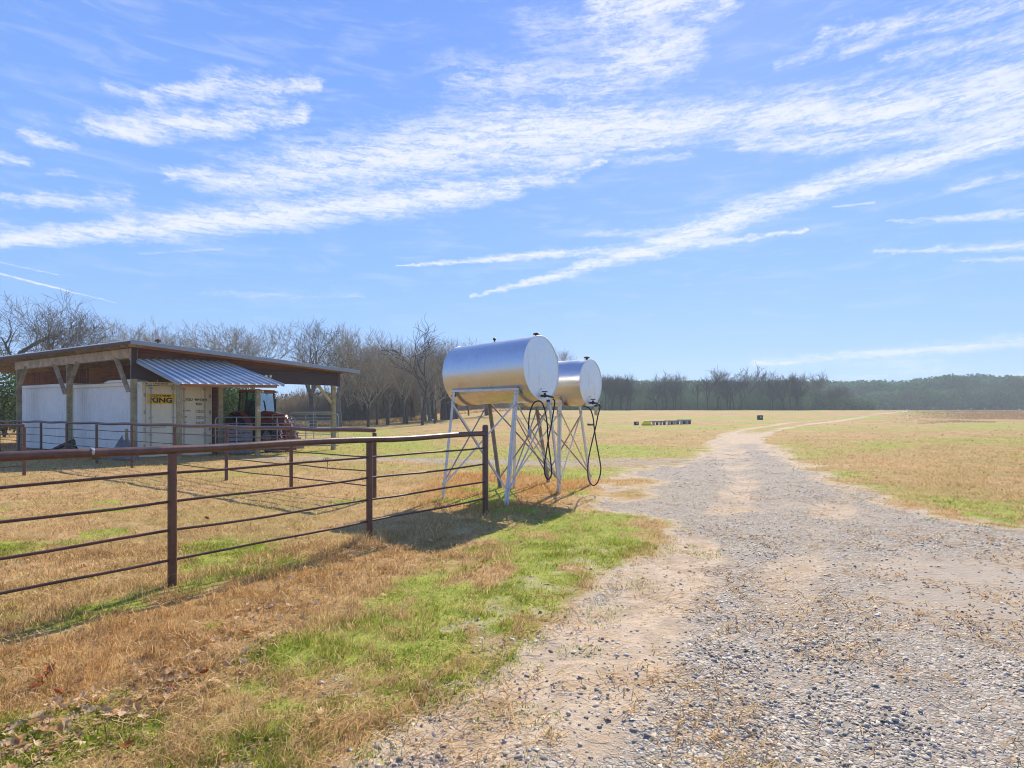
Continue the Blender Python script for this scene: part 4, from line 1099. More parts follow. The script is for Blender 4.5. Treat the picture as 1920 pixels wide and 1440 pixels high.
# ------------------------------------------------------------------ tractor
tp = world(484, 26.0)
tr = empty('farm_tractor', tp, radians(-20), 'red farm tractor with glazed cab and front loader, parked under the shed', 'tractor')
tr.scale = (.75, .88, 1.03)
def wheel(x, y, r, w, nm='wheel'):
    n = 28; m = MB(); vs = []; fs = []
    prof = [(r*.62, -w/2), (r*.94, -w/2), (r, -w*.36), (r, w*.36), (r*.94, w/2), (r*.62, w/2)]
    for k in range(n):
        a = 2*pi*k/n
        for (q, yy) in prof: vs.append((x+cos(a)*q, y+yy, r+sin(a)*q))
    for k in range(n):
        for j in range(5): fs.append((k*6+j, k*6+j+1, ((k+1) % n)*6+j+1, ((k+1) % n)*6+j))
    wv = m.add(vs, fs).build(nm, M['tyre'], tr, smooth=True)
    lg = MB()
    for k in range(n):
        a = 2*pi*k/n; s = 1 if k % 2 else -1
        lg.bar((x+cos(a)*(r+.005), y+s*.02, r+sin(a)*(r+.005)), (x+cos(a+.16)*(r+.005), y+s*w*.48, r+sin(a+.16)*(r+.005)), .05, .06, up=(cos(a), 0, sin(a)))
    lg.build('tread', M['tyre'], wv)
    MB().tube([(x, y-w*.30, r), (x, y+w*.30, r)], r*.60, 20).tube([(x, y-w*.5, r), (x, y+w*.5, r)], r*.2, 12).build('rim', M['rim'], wv, smooth=True)
for sy in (-.78, .78): wheel(-.55, sy, .80, .46); wheel(1.55, sy*.92, .56, .34)
MB().box((.5, 0, .78), (2.9, .42, .42)).box((1.3, 0, .62), (.7, .9, .22)).build('chassis', M['black'], tr, bevel=.02)
hood = MB(); sec = [(.55, .34, 1.02, 1.72), (1.3, .33, 1.0, 1.66), (1.95, .30, .95, 1.55), (2.15, .24, 1.0, 1.40)]
vs = []; fs = []
for (x, w, z0, z1) in sec: vs += [(x, -w, z0), (x, -w, z1-.12), (x, -w*.6, z1), (x, w*.6, z1), (x, w, z1-.12), (x, w, z0)]
for k in range(3):
    for j in range(6): fs.append((k*6+j, k*6+(j+1) % 6, (k+1)*6+(j+1) % 6, (k+1)*6+j))
fs += [tuple(range(6)), tuple(reversed(range(18, 24)))]
hd = hood.add(vs, fs).build('hood', M['red'], tr, smooth=True)
MB().box((1.35, -.335, 1.22), (.95, .02, .26)).build('side_grille', M['black'], hd)
for sy in (-.14, .14): MB().tube([(2.13, sy, 1.27), (2.18, sy, 1.27)], .07, 10).build('headlight', M['lampwhite'], tr, smooth=True)
# fenders
for sy in (-1, 1):
    vs = []; fs = []
    for k in range(10):
        a = radians(20+k*16); x = -.55+cos(a)*.92; z = .80+sin(a)*.92
        vs += [(x, sy*.55, z), (x, sy*1.02, z-.02), (x, sy*1.02, z-.05), (x, sy*.55, z-.05)]
    for k in range(9):
        for j in range(4): fs.append((k*4+j, k*4+(j+1) % 4, (k+1)*4+(j+1) % 4, (k+1)*4+j))
    MB().add(vs, fs).build('fender', M['red'], tr, smooth=True)
# cab
cw = .70; z0c, z1c = 1.22, 2.50
cab = {'rl': (-.72, -cw), 'rr': (-.72, cw), 'ml': (-.10, -cw-.04), 'mr': (-.10, cw+.04), 'fl': (.70, -cw*.86), 'fr': (.70, cw*.86)}
top = {'rl': (-.62, -cw*.92), 'rr': (-.62, cw*.92), 'ml': (-.10, -cw*.94), 'mr': (-.10, cw*.94), 'fl': (.52, -cw*.86), 'fr': (.52, cw*.86)}
for k in cab:
    mmm = M['black'] if k[0] != 'f' else M['lampwhite'] if k == 'fr' else M['black']
    MB().bar((*cab[k], z0c-.1), (*top[k], z1c), .07, .07).build('cab_pillar', M['black'], tr)
def pane(a, b):
    pa, pb, qa, qb = Vector((*cab[a], z0c)), Vector((*cab[b], z0c)), Vector((*top[a], z1c)), Vector((*top[b], z1c))
    nrm = (pb-pa).cross(qa-pa).normalized()*.004
    MB().hexa([pa-nrm, pb-nrm, pb+nrm, pa+nrm, qa-nrm, qb-nrm, qb+nrm, qa+nrm]).build('window_pane', M['glass'], tr)
for a, b in (('rl', 'ml'), ('ml', 'fl'), ('rr', 'mr'), ('mr', 'fr'), ('fl', 'fr'), ('rl', 'rr')): pane(a, b)
MB().hexa([(-.80, -.72, z1c), (.78, -.70, z1c), (.78, .70, z1c), (-.80, .72, z1c), (-.70, -.62, z1c+.14), (.64, -.60, z1c+.12), (.64, .60, z1c+.12), (-.70, .62, z1c+.14)]).build('cab_roof', M['red'], tr, bevel=.03)
for sy in (-.5, .5): MB().box((.88, sy, z1c+.03), (.06, .14, .08)).build('work_light', M['lampwhite'], tr)
MB().box((-.15, 0, 1.12), (1.7, 1.3, .28)).box((-.2, -.66, .98), (.5, .06, .4)).build('cab_floor', M['red_dull'], tr)
MB().box((-.35, 0, 1.50), (.45, .50, .14)).box((-.56, 0, 1.85), (.12, .48, .62)).build('seat', M['black'], tr, bevel=.03)
MB().tube([(.22+.18*cos(2*pi*k/16)*.5, .18*sin(2*pi*k/16), 1.82+.18*cos(2*pi*k/16)*.8) for k in range(17)], .015, 6, caps=False).tube([(.45, 0, 1.3), (.22, 0, 1.82)], .03, 6).build('steering_wheel', M['black'], tr)
MB().box((.2, -.84, 2.0), (.05, .14, .26)).tube([(.55, -.62, 2.3), (.2, -.84, 2.13)], .012, 5).build('mirror', M['black'], tr)
MB().tube([(1.0, .28, 1.6), (1.0, .28, 2.15), (1.04, .28, 2.22)], .04, 8).build('exhaust', M['black'], tr, smooth=True)
# loader
for sy in (-.52, .52):
    MB().bar((.75, sy, 1.25), (1.75, sy, 1.30), .10, .12).bar((1.75, sy, 1.30), (2.30, sy, .50), .10, .12).build('loader_arm', M['red'], tr)
    MB().bar((.75, sy, .7), (.75, sy, 1.35), .14, .12).build('loader_mount', M['red'], tr)
    MB().tube([(1.0, sy, .85), (1.7, sy, 1.15)], .03, 8).tube([(1.95, sy, 1.28), (2.32, sy, .75)], .028, 8).build('hydraulic_ram', M['bar_metal'], tr, smooth=True)
for k in range(3):
    MB().tube(spline([(1.9, -.45+.3*k, 1.15), (2.2, -.45+.3*k, 1.45), (2.5, -.45+.3*k, 1.1), (2.5, -.45+.3*k, .8)], 5), .016, 6).build('hydraulic_hose', M['hose'], tr)
MB().hexa([(2.28, -.8, .10), (2.62, -.8, .08), (2.62, .8, .08), (2.28, .8, .10), (2.25, -.8, .50), (2.36, -.8, .55), (2.36, .8, .55), (2.25, .8, .50)]).build('bucket', M['black'], tr)
MB().box((-1.55, 0, .95), (.6, .5, .1)).box((-1.75, 0, 1.2), (.12, 1.2, .5)).bar((-1.1, -.3, .7), (-1.7, -.3, .9), .06, .08).bar((-1.1, .3, .7), (-1.7, .3, .9), .06, .08).build('rear_linkage', M['black'], tr)
# red rotary implement behind it
p = world(429, 25.6); o = empty('red_implement', p, radians(-12), 'rust red mower deck standing behind the tractor', 'implement')
MB().hexa([(-.55, -.6, .45), (.75, -.6, .45), (.75, .6, .45), (-.55, .6, .45), (-.35, -.5, 1.0), (.6, -.5, 1.28), (.6, .5, 1.28), (-.35, .5, 1.0)]).build('deck', M['red_dull'], o, bevel=.05)
MB().tube([(.2, -.2, 1.1), (.5, -.3, 1.55), (.9, -.2, 1.5)], .05, 8).tube([(-.2, 0, 1.0), (.3, 0, 1.4)], .04, 8).build('linkage', M['black'], o)
MB().box((.1, 0, .32), (1.1, .9, .3)).build('skirt', M['black'], o)
MB().tube([(-.45, -.5, .25), (-.45, -.38, .25)], .25, 16).build('gauge_wheel', M['tyre'], o, smooth=True)
p = world(536, 24.6); o = empty('red_jack', p, 0, 'small red stand behind the tube gate, right of the lean-to post', 'jack')
MB().tube([(0, 0, 0), (0, 0, .95)], .04, 8).build('upright', M['red'], o)
MB().bar((-.45, 0, .18), (.45, 0, .18), .10, .16).build('foot_beam', M['red'], o); MB().bar((-.05, 0, .82), (.32, .05, .70), .05, .06).build('crank', M['red'], o)

# ------------------------------------------------------------------ things out in the field
def fld(px, py): return hit(px, py)
p = fld(1193, 797); k_ = p.y/F
o = empty('field_box', p, 0, 'small dark box with a pale face, leftmost thing in the field row', 'box')
MB().box((0, 0, 3.3*k_), (8*k_, 6*k_, 6.6*k_)).build('case', M['darkbox'], o); MB().box((.8*k_, -3.2*k_, 3.2*k_), (3.2*k_, .4*k_, 3*k_)).build('face_plate', M['meter'], o)
p = fld(1212.5, 797.5); k_ = p.y/F
o = empty('yellow_float', p, 0, 'bright yellow low plastic float lying in the field', 'float')
vs = []; fs = []
for i, (z, s) in enumerate(((0, 1.05), (2.5, 1.05), (5.0, .92), (7.4, .70), (8.6, .55))):
    for (x, y) in ((-8.5, -4), (7.5, -4.5), (8, 4), (-8, 4)): vs.append((x*s*k_+.6*k_*(1-s), y*s*k_, z*k_))
for i in range(4):
    for j in range(4): fs.append((i*4+j, i*4+(j+1) % 4, (i+1)*4+(j+1) % 4, (i+1)*4+j))
fs.append((16, 17, 18, 19)); MB().add(vs, fs).build('float_body', M['yellow'], o, bevel=.02)
MB().box((0, 0, .6*k_), (18*k_, 10*k_, 1.1*k_)).build('base', M['darkbox'], o)
def slab_row(x0, x1, py, lab, up):
    a = fld(x0, py); b = world(x1, a.y*1.01); b.z = gz(b.x, b.y); k_ = a.y/F; L = (b-a).length; d = (b-a).normalized()
    o = empty('dock_section', a, atan2(d.y, d.x), lab, 'dock section', 'grey dock sections lying in the field')
    n_ = 5
    for i in range(n_):
        MB().box((L*(i+.5)/n_, 0, 7.0*k_+up*k_), (L/n_*.97, 10*k_, 1.6*k_)).build('deck_board', M['plank_grey'], o)
    MB().box((L/2, -4.6*k_, 5.6*k_+up*k_), (L, .8*k_, 1.4*k_)).build('side_beam', M['plank_grey'], o)
    for i in range(4):
        x = L*(i+.5)/4; MB().box((x, -3.5*k_, 2.4*k_+up*k_/2), (3.6*k_, 3*k_, 4.8*k_+up*k_)).build('block_foot', M['darkbox'] if i % 2 else M['block'], o)
slab_row(1220, 1247, 797, 'grey dock section on dark feet next to the yellow float', 0)
slab_row(1249, 1271, 796.3, 'grey dock section in the middle of the row', 0)
slab_row(1273, 1293, 795.5, 'grey dock section at the right end of the row, set higher', 1)
p = fld(1425, 787); k_ = p.y/F
o = empty('salt_feeder', p, .1, 'dark square feeder box standing alone near the road', 'feeder box')
MB().box((0, 0, 4.2*k_), (8*k_, 7*k_, 8.4*k_)).build('case', M['darkbox'], o, bevel=.02); MB().box((-.5*k_, -3.7*k_, 4.5*k_), (3*k_, .4*k_, 3*k_)).build('face_plate', M['meter'], o)
p = fld(1789, 768.2); k_ = p.y/F
o = empty('white_marker', p, 0, 'tiny white trough at the far edge of the field on the right', 'trough')
MB().box((0, 0, 1.4*k_), (4.5*k_, 3*k_, 2.6*k_)).build('basin', M['lampwhite'], o)
MB().box((0, 0, 2.8*k_), (5.0*k_, 3.4*k_, .5*k_)).build('lip', M['meter'], o)
# ------------------------------------------------------------------ bare winter trees
def grow(seed, H, spread=.5, levels=5, trunk_frac=.35, twigs=6, gnarl=.22, vase=False, rmul=1.0):
    """returns trunk tubes and crown tubes: lists of (points, radii)"""
    r = random.Random(seed); trunk = []; crown = []
    def branch(p, d, L, rad, lev):
        n = 5 if lev < 2 else (4 if lev < 4 else 3)
        pts = [p]; rr_ = [rad]; q = p.copy(); dd = d.copy()
        for i in range(n):
            gg = gnarl*(.3 if lev == 0 else 1)
            dd = (dd+Vector((r.gauss(0, gg), r.gauss(0, gg), r.gauss(.08, gg*.6)))).normalized()
            q = q+dd*L/n; pts.append(q.copy()); rr_.append(rad*(1-(i+1)/n*(.45 if lev == 0 else .6)))
        (trunk if lev == 0 else crown).append((pts, rr_, lev))
        if lev >= levels: return
        nk = (5 if lev == 0 else r.choice((2, 3, 3)) if lev < levels-1 else twigs)
        for k in range(nk):
            f = (.55+.45*(k+1)/nk) if lev == 0 else (.25+.75*(k+1)/nk)
            i = min(n-1, int(f*n)); fr = f*n-i; bp = pts[i].lerp(pts[min(n, i+1)], min(1, fr))
            bd = (pts[min(n, i+1)]-pts[i]).normalized()
            a = r.uniform(0, 2*pi); side = bd.orthogonal().normalized(); side.rotate(Matrix.Rotation(a, 3, bd))
            ang = r.uniform(.45, .95)*(spread*2 if lev < 2 else 1.05)
            nd = (bd*cos(ang)+side*sin(ang)); nd.z += .18 if lev < 3 else .08; nd.normalize()
            branch(bp, nd, L*r.uniform(.58, .82)*(1.15 if lev == 0 else 1), max(.006, rr_[i]*r.uniform(.5, .72)), lev+1)
        # leader carries on
        if lev < levels-1: branch(pts[-1], dd, L*.72, rr_[-1], lev+1)
    if vase:
        for k in range(5):
            a = 2*pi*k/5+r.random(); branch(Vector((cos(a)*.15, sin(a)*.15, 0)), Vector((cos(a)*.55, sin(a)*.55, 1)).normalized(), H*.32, .02*H*rmul*.5, 1)
        trunk.append(([Vector((0, 0, -.3)), Vector((0, 0, .7))], [.028*H*rmul, .02*H*rmul], 0))
    else:
        branch(Vector((0, 0, -.3)), Vector((r.gauss(0, .04), r.gauss(0, .04), 1)).normalized(), H*trunk_frac, .0175*H*rmul, 0)
    zt = max(max(p.z for p in t[0]) for t in crown); s = H/zt
    return trunk, crown, s
def tubes_np(lst, s, thick):
    V_ = []; F_ = []; k0 = 0
    for pts, rr_, lev in lst:
        n = 7 if lev == 0 else (5 if lev == 1 else (4 if lev == 2 else 3))
        P = np.array([[*p] for p in pts])*s; R_ = np.maximum(np.array(rr_)*s, thick)
        if lev >= 3: R_ = R_*np.linspace(1, .55, len(P))
        T = np.gradient(P, axis=0); T /= np.linalg.norm(T, axis=1)[:, None]+1e-9
        up = np.array([0.31, .17, 1.0]); U = np.cross(T, up); U /= np.linalg.norm(U, axis=1)[:, None]+1e-9; Wv = np.cross(T, U)
        a = np.arange(n)*2*pi/n
        ring = P[:, None]+(U[:, None]*np.cos(a)[None, :, None]+Wv[:, None]*np.sin(a)[None, :, None])*R_[:, None, None]
        V_.append(ring.reshape(-1, 3)); m = len(P)
        ii, kk = np.meshgrid(np.arange(m-1), np.arange(n), indexing='ij')
        F_.append(np.stack([ii*n+kk, ii*n+(kk+1) % n, (ii+1)*n+(kk+1) % n, (ii+1)*n+kk], -1).reshape(-1, 4)+k0); k0 += m*n
    return np.concatenate(V_), np.concatenate(F_)
PROTO = {}
def proto(key, seed, H, thick, bark, twig, **kw):
    tr_, cr_, s = grow(seed, H, **kw)
    Vt, Ft = tubes_np(tr_, s, thick); Vc, Fc = tubes_np(cr_, s, thick)
    a = np_mesh('trunk', Vt, Ft, bark, smooth=True); b = np_mesh('crown', Vc, Fc, twig)
    for o in (a, b): COL.objects.unlink(o)
    PROTO[key] = (a.data, b.data, H); bpy.data.objects.remove(a); bpy.data.objects.remove(b)
NEAR_T = .014
for i in range(4): proto(('oak', i), 300+i, 13, .014, M['bark'], M['twig'], spread=.50, levels=5, trunk_frac=.26, twigs=3, gnarl=.24, rmul=1.5)
for i in range(4): proto(('pole', i), 340+i, 13, .016, M['bark'], M['twig_sunlit'], spread=.32, levels=4, trunk_frac=.42, twigs=4, gnarl=.24, rmul=1.35)
for i in range(3): proto(('pale', i), 380+i, 12, .016, M['bark_pale'], M['twig_sunlit'], spread=.38, levels=5, trunk_frac=.30, twigs=3, gnarl=.22, rmul=1.4)
for i in range(2): proto(('snag', i), 420+i, 14, .03, M['bark'], M['bark'], spread=.42, levels=3, trunk_frac=.48, twigs=4, gnarl=.34)
for i in range(4): proto(('far', i), 460+i, 13, .05, M['bark'], M['twig_far'], spread=.42, levels=4, trunk_frac=.38, twigs=3, gnarl=.24, rmul=1.5)
for i in range(3): proto(('edge', i), 480+i, 13, .06, M['bark_dark'], M['bark_dark'], spread=.40, levels=4, trunk_frac=.40, twigs=3, gnarl=.24, rmul=1.7)
proto(('vase', 0), 500, 9, .03, M['bark'], M['twig_far'], spread=.5, levels=5, twigs=5, vase=True, gnarl=.16)
def tree(kind, i, x, y, H, label, group='bare trees of the wood', name='bare_tree', wide=1.0):
    a, b, H0 = PROTO[(kind, i)]
    o = empty(name, (x, y, gz(x, y)), R.uniform(0, 6.28), label, 'tree', group); s = H/H0
    o.scale = (s*wide, s*wide, s)
    t = bpy.data.objects.new('trunk', a); link(t, o); c = bpy.data.objects.new('crown', b); link(c, o)
    return o
def tree_px(kind, i, px, ytop, Y, label, **kw):
    x = (px-CX)/F*Y; H = (CAMH+(HY-ytop)/F*Y-gz(x, Y))*1.05
    return tree(kind, i, x, Y, H, label, **kw)
# trees one can tell apart on the skyline, left to right
tree_px('oak', 0, 32, 545, 58, 'tallest broad bare oak at the far left of the skyline', wide=1.15)
tree_px('oak', 1, 128, 568, 60, 'second broad bare oak from the left, above the shed roof', wide=1.1)
tree_px('oak', 2, -60, 560, 57, 'broad bare oak half outside the left edge of the view', wide=1.1)
tree_px('pale', 0, 212, 603, 66, 'small pale bare tree just left of the shed roof vent')
tree_px('pale', 1, 262, 606, 72, 'pale bare tree just right of the shed roof vent')
tree_px('pale', 2, 336, 620, 76, 'low pale bare tree above the middle of the long roof')
tree_px('pale', 1, 425, 607, 72, 'pale bare tree, left one of the pair above the long roof', wide=1.1)
tree_px('pale', 0, 480, 606, 74, 'pale bare tree, right one of the pair above the long roof', wide=1.1)
tree_px('oak', 3, 588, 598, 62, 'tall forked bare tree above the right end of the roof', wide=1.0)
tree_px('pale', 2, 638, 612, 68, 'pale bare tree right of the tall forked tree')
tree_px('pole', 0, 690, 655, 66, 'slim leaning bare tree right of the roof end')
tree_px('pole', 1, 727, 612, 70, 'tall thin bare tree midway between shed and tank')
tree_px('pole', 2, 757, 640, 72, 'bushy topped thin tree left of the dead snag')
tree_px('snag', 0, 792, 600, 66, 'gnarled dead snag with few crooked limbs left of the tank')
tree_px('pole', 3, 815, 660, 70, 'twiggy bare tree close to the left side of the tank')
tree_px('far', 0, 1275, 697, 165, 'round topped bare tree on the right woodland edge, first from the tanks', wide=1.0)
tree_px('far', 1, 1345, 690, 160, 'broad dark bare tree in the middle of the woodland edge', wide=1.25)
tree_px('far', 2, 1425, 683, 170, 'tallest bare tree of the right woodland edge')
tree_px('far', 3, 1455, 700, 166, 'slender bare tree beside the tallest one at the woodland edge')
tree_px('far', 0, 1482, 702, 160, 'open crowned bare tree at the end of the woodland edge', wide=.9)
tree_px('vase', 0, 1566, 722, 165, 'low vase shaped bare tree standing alone in front of the far wood', wide=1.25)
tree_px('far', 1, 1805, 700, 235, 'bare tree rising above the far wood on the right', wide=.9)
tree_px('far', 3, 1905, 702, 230, 'bare tree at the right edge above the far wood', wide=.9)
LG = 'bare trunk of the grey thicket wood behind the shed'; RG = 'bare dark tree of the wood beyond the crest'
def clear(x, y): return True
for k in range(78):      # left wood
    px = R.uniform(-140, 930) if k % 2 else R.uniform(650, 860); Y = R.uniform(70, 96)+(px > 760)*(px-760)*.14
    if px < 600 and k % 4: continue
    top = R.uniform(628, 695) if px > 640 else R.uniform(690, 730)
    kd = R.choice(('pole', 'pole', 'oak', 'pale')); tree_px(kd, R.randrange(3), px, top, Y, 'thin bare tree in the grey thicket wood on the left', group='bare trees of the left thicket')
for k in range(62):      # right wood
    px = R.uniform(880, 1540); Y = R.uniform(160, 200)
    tree_px('far', R.randrange(4), px, R.uniform(695, 726), Y, 'dark bare tree in the wood beyond the field crest', group='bare trees of the right wood')
for k in range(30):      # dark trunks along the edge
    px = R.uniform(1120, 1500); Y = R.uniform(156, 163)
    tree_px('edge', R.randrange(3), px, R.uniform(698, 728), Y, 'dark trunked bare tree on the front edge of the right wood', group='edge trees of the right wood', wide=R.uniform(.55, 1.0))
for k in range(26):
    px = R.uniform(1500, 2060); Y = R.uniform(225, 262)
    tree_px('far', R.randrange(4), px, R.uniform(716, 740), Y, 'bare tree at the foot of the far right wood', group='bare trees of the far right wood')

# ------------------------------------------------------------------ thicket, woodland mass and evergreen bushes
def leafcloud(name, C, size, tint, m, label, flat=1.0, asp=1.6):
    n = len(C)
    A = rng.normal(0, 1, (n, 3)); A /= np.linalg.norm(A, axis=1)[:, None]; B = np.cross(A, rng.normal(0, 1, (n, 3))); B /= np.linalg.norm(B, axis=1)[:, None]
    A = A*size[:, None]*asp/2; B = B*size[:, None]/2
    P = np.stack([C-A, C+B, C+A, C-B], 1).reshape(-1, 3)
    o = np_mesh(name, P, np.arange(n*4).reshape(n, 4), m, attrs={'tint': np.repeat(tint, 4)})
    o['kind'] = 'stuff'; o['label'] = label; return o
M['brush'] = leafmat('thicket_twigs', (.10, .076, .052), (.34, .275, .185), trans=.3)
M['brush_green'] = leafmat('evergreen_leaves', (.030, .060, .015), (.12, .18, .05), trans=.35)
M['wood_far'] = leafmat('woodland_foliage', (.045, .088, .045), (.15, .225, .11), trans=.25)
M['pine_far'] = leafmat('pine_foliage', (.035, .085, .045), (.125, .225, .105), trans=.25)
# upright twigs of the left thicket
def twig_mass(n, fpx, fY, hlo, hhi, name, label, m, w0):
    px = rng.uniform(*fpx, n); Y = fY(px)+rng.random(n)**.8*16
    x = (px-CX)/F*Y; z0 = terrain(x, Y)
    hmax = (hlo+(hhi-hlo)*fbm(x, Y, .22, 201, 3))*np.interp(px, [-200, 540, 700, 830], [.38, .38, .66, .9])
    b = z0+rng.random(n)**1.25*hmax*.85
    L = rng.uniform(.7, 2.2, n); d = np.stack([rng.normal(0, .38, n), rng.normal(0, .38, n), np.ones(n)], -1); d /= np.linalg.norm(d, axis=1)[:, None]
    C = np.stack([x, Y, b], -1); E = C+d*L[:, None]; w = w0*rng.uniform(.5, 1.6, n)
    sx = np.cross(d, np.array([.15, 1, 0.2])); sx /= np.linalg.norm(sx, axis=1)[:, None]
    P = np.stack([C-sx*w[:, None], C+sx*w[:, None], E+sx*w[:, None]*.4, E-sx*w[:, None]*.4], 1).reshape(-1, 3)
    tint = np.clip(.25+.9*(fbm(x, Y, .3, 211, 3)-.3)+rng.random(n)*.35, 0, 1)
    o = np_mesh(name, P, np.arange(n*4).reshape(n, 4), m, attrs={'tint': np.repeat(tint, 4)}); o['kind'] = 'stuff'; o['label'] = label
edge_left = lambda px: np.interp(px, [-200, 500, 700, 780, 850, 900, 960], [64, 70, 76, 92, 112, 128, 140])
twig_mass(85000, (-180, 960), edge_left, 2.8, 12.0, 'thicket', 'dense grey brown winter thicket behind the shed and pen', M['brush'], .022)
n = 9000; px = rng.uniform(-180, 960, n); Y = edge_left(px)+rng.random(n)*12+2; x = (px-CX)/F*Y
cl = fbm(x, Y, .25, 221, 3); hgt = rng.random(n)*np.clip((cl-.38)*16, .3, 4.5)
kk = cl > .47
leafcloud('evergreen_understory', np.stack([x, Y, terrain(x, Y)+hgt], -1)[kk], rng.uniform(.12, .30, n)[kk], rng.random(n)[kk], M['brush_green'], 'green undergrowth low in the left thicket')
# leaf-strewn rise closing the view below the thicket
def bank(name, label, x0, x1, Yf, hfun, m):
    nx, ny = 90, 14; xs_ = np.linspace(x0, x1, nx); V_ = []
    for j in range(ny):
        f = j/(ny-1); Y_ = Yf(xs_)+f*26; X_ = (xs_-CX)/F*Y_
        V_.append(np.stack([X_, Y_, terrain(X_, Y_)-.25+hfun(xs_)*sstep(0, .5, f)*(.6+.8*fbm(X_, Y_, .15, 231, 3))], -1))
    V_ = np.concatenate(V_); ii = np.arange(nx*ny).reshape(ny, nx)
    Fq = np.stack([ii[:-1, :-1], ii[:-1, 1:], ii[1:, 1:], ii[1:, :-1]], -1).reshape(-1, 4)
    o = np_mesh(name, V_, Fq, m, smooth=True); o['kind'] = 'structure'; o['label'] = label
M['bank'] = mat('leaf_litter_bank', (.115, .088, .062), .95, 0, .4, .6, col2=(.05, .045, .03))
bank('hillside', 'brown leaf strewn rise inside the left wood', -300, 960, lambda q: edge_left(q)+9, lambda q: 2.9+0*q, M['bank'])
# evergreen shrubs seen left of the shed and through its bays
def shrub(px, Y, w, h, n, label):
    x = (px-CX)/F*Y; t = empty('evergreen_shrub', (x, Y, gz(x, Y)), 0, label, 'shrub', 'evergreen shrubs behind the shed')
    a = rng.normal(0, 1, (n, 3)); a /= np.linalg.norm(a, axis=1)[:, None]; r_ = rng.random(n)**.4
    lob = 1+.35*np.sin(a[:, 0]*5+px)*np.cos(a[:, 2]*6)
    C = a*r_[:, None]*lob[:, None]*np.array([w/2, w/2, h/2])+np.array([0, 0, h*.52])
    C = C[C[:, 2] > .05]; m_ = len(C)
    o = leafcloud('foliage', C, rng.uniform(.07, .17, m_), np.clip(C[:, 2]/h*.5+rng.random(m_)*.5, 0, 1), M['brush_green'], None); del o['kind']; del o['label']; o.parent = t
    m = MB()
    for k in range(4): m.tube([(0, 0, -.1), (R.uniform(-.3, .3)*w*.5, R.uniform(-.2, .2), h*.4), (R.uniform(-.5, .5)*w*.6, R.uniform(-.3, .3), h*.8)], [.06, .04, .015], 5)
    m.build('stem', M['bark'], t)
shrub(8, 40, 5.0, 5.2, 4200, 'wide dark evergreen shrub at the left edge beside the shed')
shrub(-60, 44, 4.5, 4.4, 2600, 'evergreen shrub just outside the left edge')
shrub(425, 44, 4.2, 4.6, 3600, 'bright evergreen shrub seen between container and lean-to post')
shrub(462, 48, 4.0, 3.6, 2600, 'evergreen shrub seen behind the tractor cab')
# woodland masses on the right
def wood_mass(n, fpx, Yr, top_px, m, name, label, size, low=0.0, round_=False):
    px = rng.uniform(*fpx, n); Y = rng.uniform(*Yr, n); x = (px-CX)/F*Y; z0 = terrain(x, Y)
    tp_ = np.interp(px, *top_px)
    H = CAMH+(HY-tp_)/F*Y-z0
    cell = fbm(x, Y*.6, .09, 241, 3)*.5+vnoise(x, Y, .28, 243)*.5
    H = H*(.72+.42*cell)
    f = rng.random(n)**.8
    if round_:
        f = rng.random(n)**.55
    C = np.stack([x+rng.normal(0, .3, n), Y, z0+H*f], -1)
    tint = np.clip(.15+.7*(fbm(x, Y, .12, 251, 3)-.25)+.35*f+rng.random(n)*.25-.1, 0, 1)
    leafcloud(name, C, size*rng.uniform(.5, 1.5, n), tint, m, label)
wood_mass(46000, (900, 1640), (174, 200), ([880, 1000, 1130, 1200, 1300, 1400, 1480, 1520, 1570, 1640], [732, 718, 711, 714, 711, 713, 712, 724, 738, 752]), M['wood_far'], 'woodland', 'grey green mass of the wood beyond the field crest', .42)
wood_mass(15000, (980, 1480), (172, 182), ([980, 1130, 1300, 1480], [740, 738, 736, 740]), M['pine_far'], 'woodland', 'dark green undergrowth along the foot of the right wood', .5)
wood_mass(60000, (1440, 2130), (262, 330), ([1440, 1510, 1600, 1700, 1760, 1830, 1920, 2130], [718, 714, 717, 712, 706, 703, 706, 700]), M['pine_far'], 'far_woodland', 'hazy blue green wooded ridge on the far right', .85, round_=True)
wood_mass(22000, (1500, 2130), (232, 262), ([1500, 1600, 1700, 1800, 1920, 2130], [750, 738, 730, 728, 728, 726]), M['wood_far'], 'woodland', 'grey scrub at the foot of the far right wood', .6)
twig_mass(14000, (940, 1520), lambda q: 160+0*q, 3.0, 8.0, 'thicket', 'dark upright brush along the right woodland edge', M['wood_far'], .06)
# lone round crown poking up between the two tanks
tree_px('pale', 1, 1047, 655, 96, 'small evergreen topped tree visible between the two tanks', group='bare trees of the wood')
M['weed'] = leafmat('dead_weeds', (.28, .18, .11), (.62, .44, .29), trans=.35)
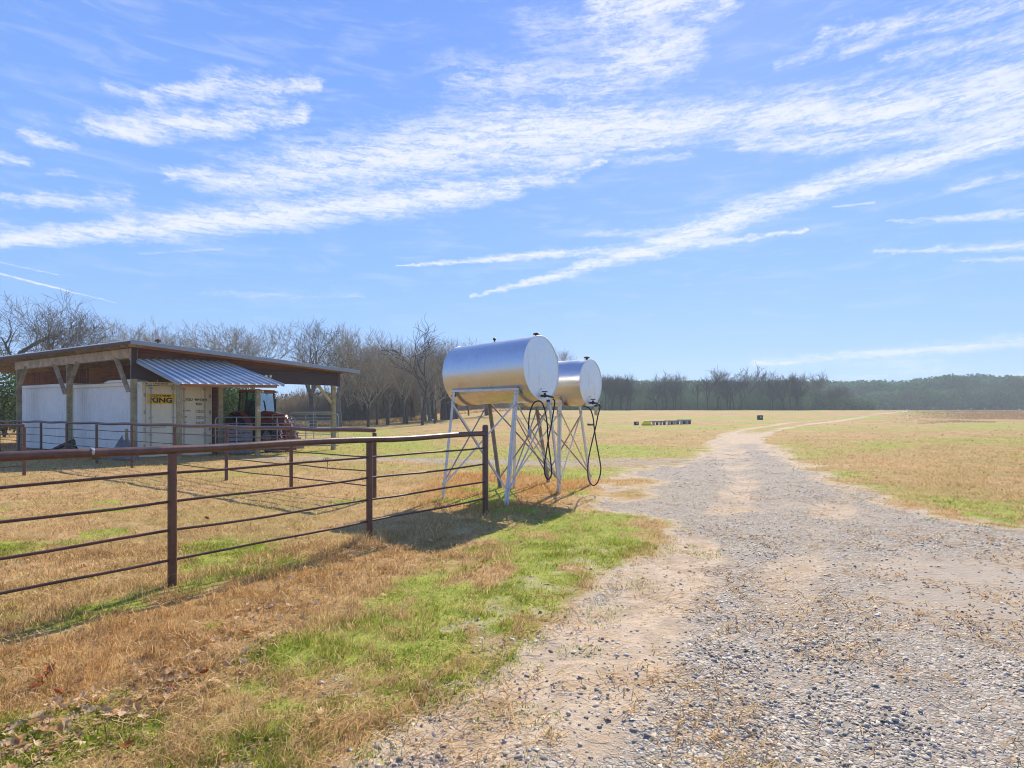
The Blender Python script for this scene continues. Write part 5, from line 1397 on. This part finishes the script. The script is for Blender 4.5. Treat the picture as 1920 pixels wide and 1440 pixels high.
# dead weeds: rough brown patch on the far right of the field and tufts under the wood edge
n = 70000; px = rng.uniform(1560, 2000, n); py = rng.uniform(768.5, 797, n); v_ = (py-HY)/F
Y = 34+rng.random(n)**1.3*110; x = (px-CX)/F*Y; kk = (x/Y > .74+.05*rng.normal(0, 1, n)) & (Y > 60+30*fbm(x, Y, .1, 3, 2))
x, Y = x[kk], Y[kk]; n = len(x)
blades('weeds', x, Y, rng.uniform(.06, .26, n), .0009*Y, rng.uniform(.1, .7, n), rng.random(n)*.8, np.zeros(n), M['weed'], False)['kind'] = 'stuff'
n = 16000; px = rng.uniform(500, 960, n); Y = edge_left(px)-rng.random(n)*5+2; x = (px-CX)/F*Y
blades('weeds', x, Y, rng.uniform(.3, .9, n), .0018*Y, rng.uniform(.1, .6, n), .4+rng.random(n)*.6, np.zeros(n), M['grass'], False)['kind'] = 'stuff'
# clods and dark tufts dotted over the pasture
n = 2600; x, Y = scatter(n, 11, 70, 1.05); mk3 = masks(x, Y); kk = mk3['bare'] < .3; x, Y = x[kk], Y[kk]; n = len(x)
C = np.stack([x, Y, ground_z(x, Y)+.02], -1); 
leafcloud('clods', C, np.maximum(.02, .0013*Y)*rng.uniform(.5, 1.5, n), rng.random(n), M['brush'], 'dark clods and dead tufts dotted over the pasture')

# ------------------------------------------------------------------ air
hz = MB().hexa([(-435, -435, -2.2), (435, -435, -2.2), (435, 435, -2.2), (-435, 435, -2.2), (-435, -435, 36), (435, -435, 36), (435, 435, 36), (-435, 435, 36)]).build('haze', None)
hm = bpy.data.materials.new('haze'); hm.use_nodes = True; hn = hm.node_tree.nodes; hn.clear()
pvn = hn.new('ShaderNodeVolumePrincipled'); pvn.inputs['Color'].default_value = (.80, .92, 1.0, 1); pvn.inputs['Density'].default_value = HAZE_DENSITY
pvn.inputs['Anisotropy'].default_value = .2
ho = hn.new('ShaderNodeOutputMaterial'); hm.node_tree.links.new(pvn.outputs[0], ho.inputs['Volume'])
hz.data.materials.append(hm); hz['kind'] = 'stuff'; hz['label'] = 'thin blue air haze over the fields'
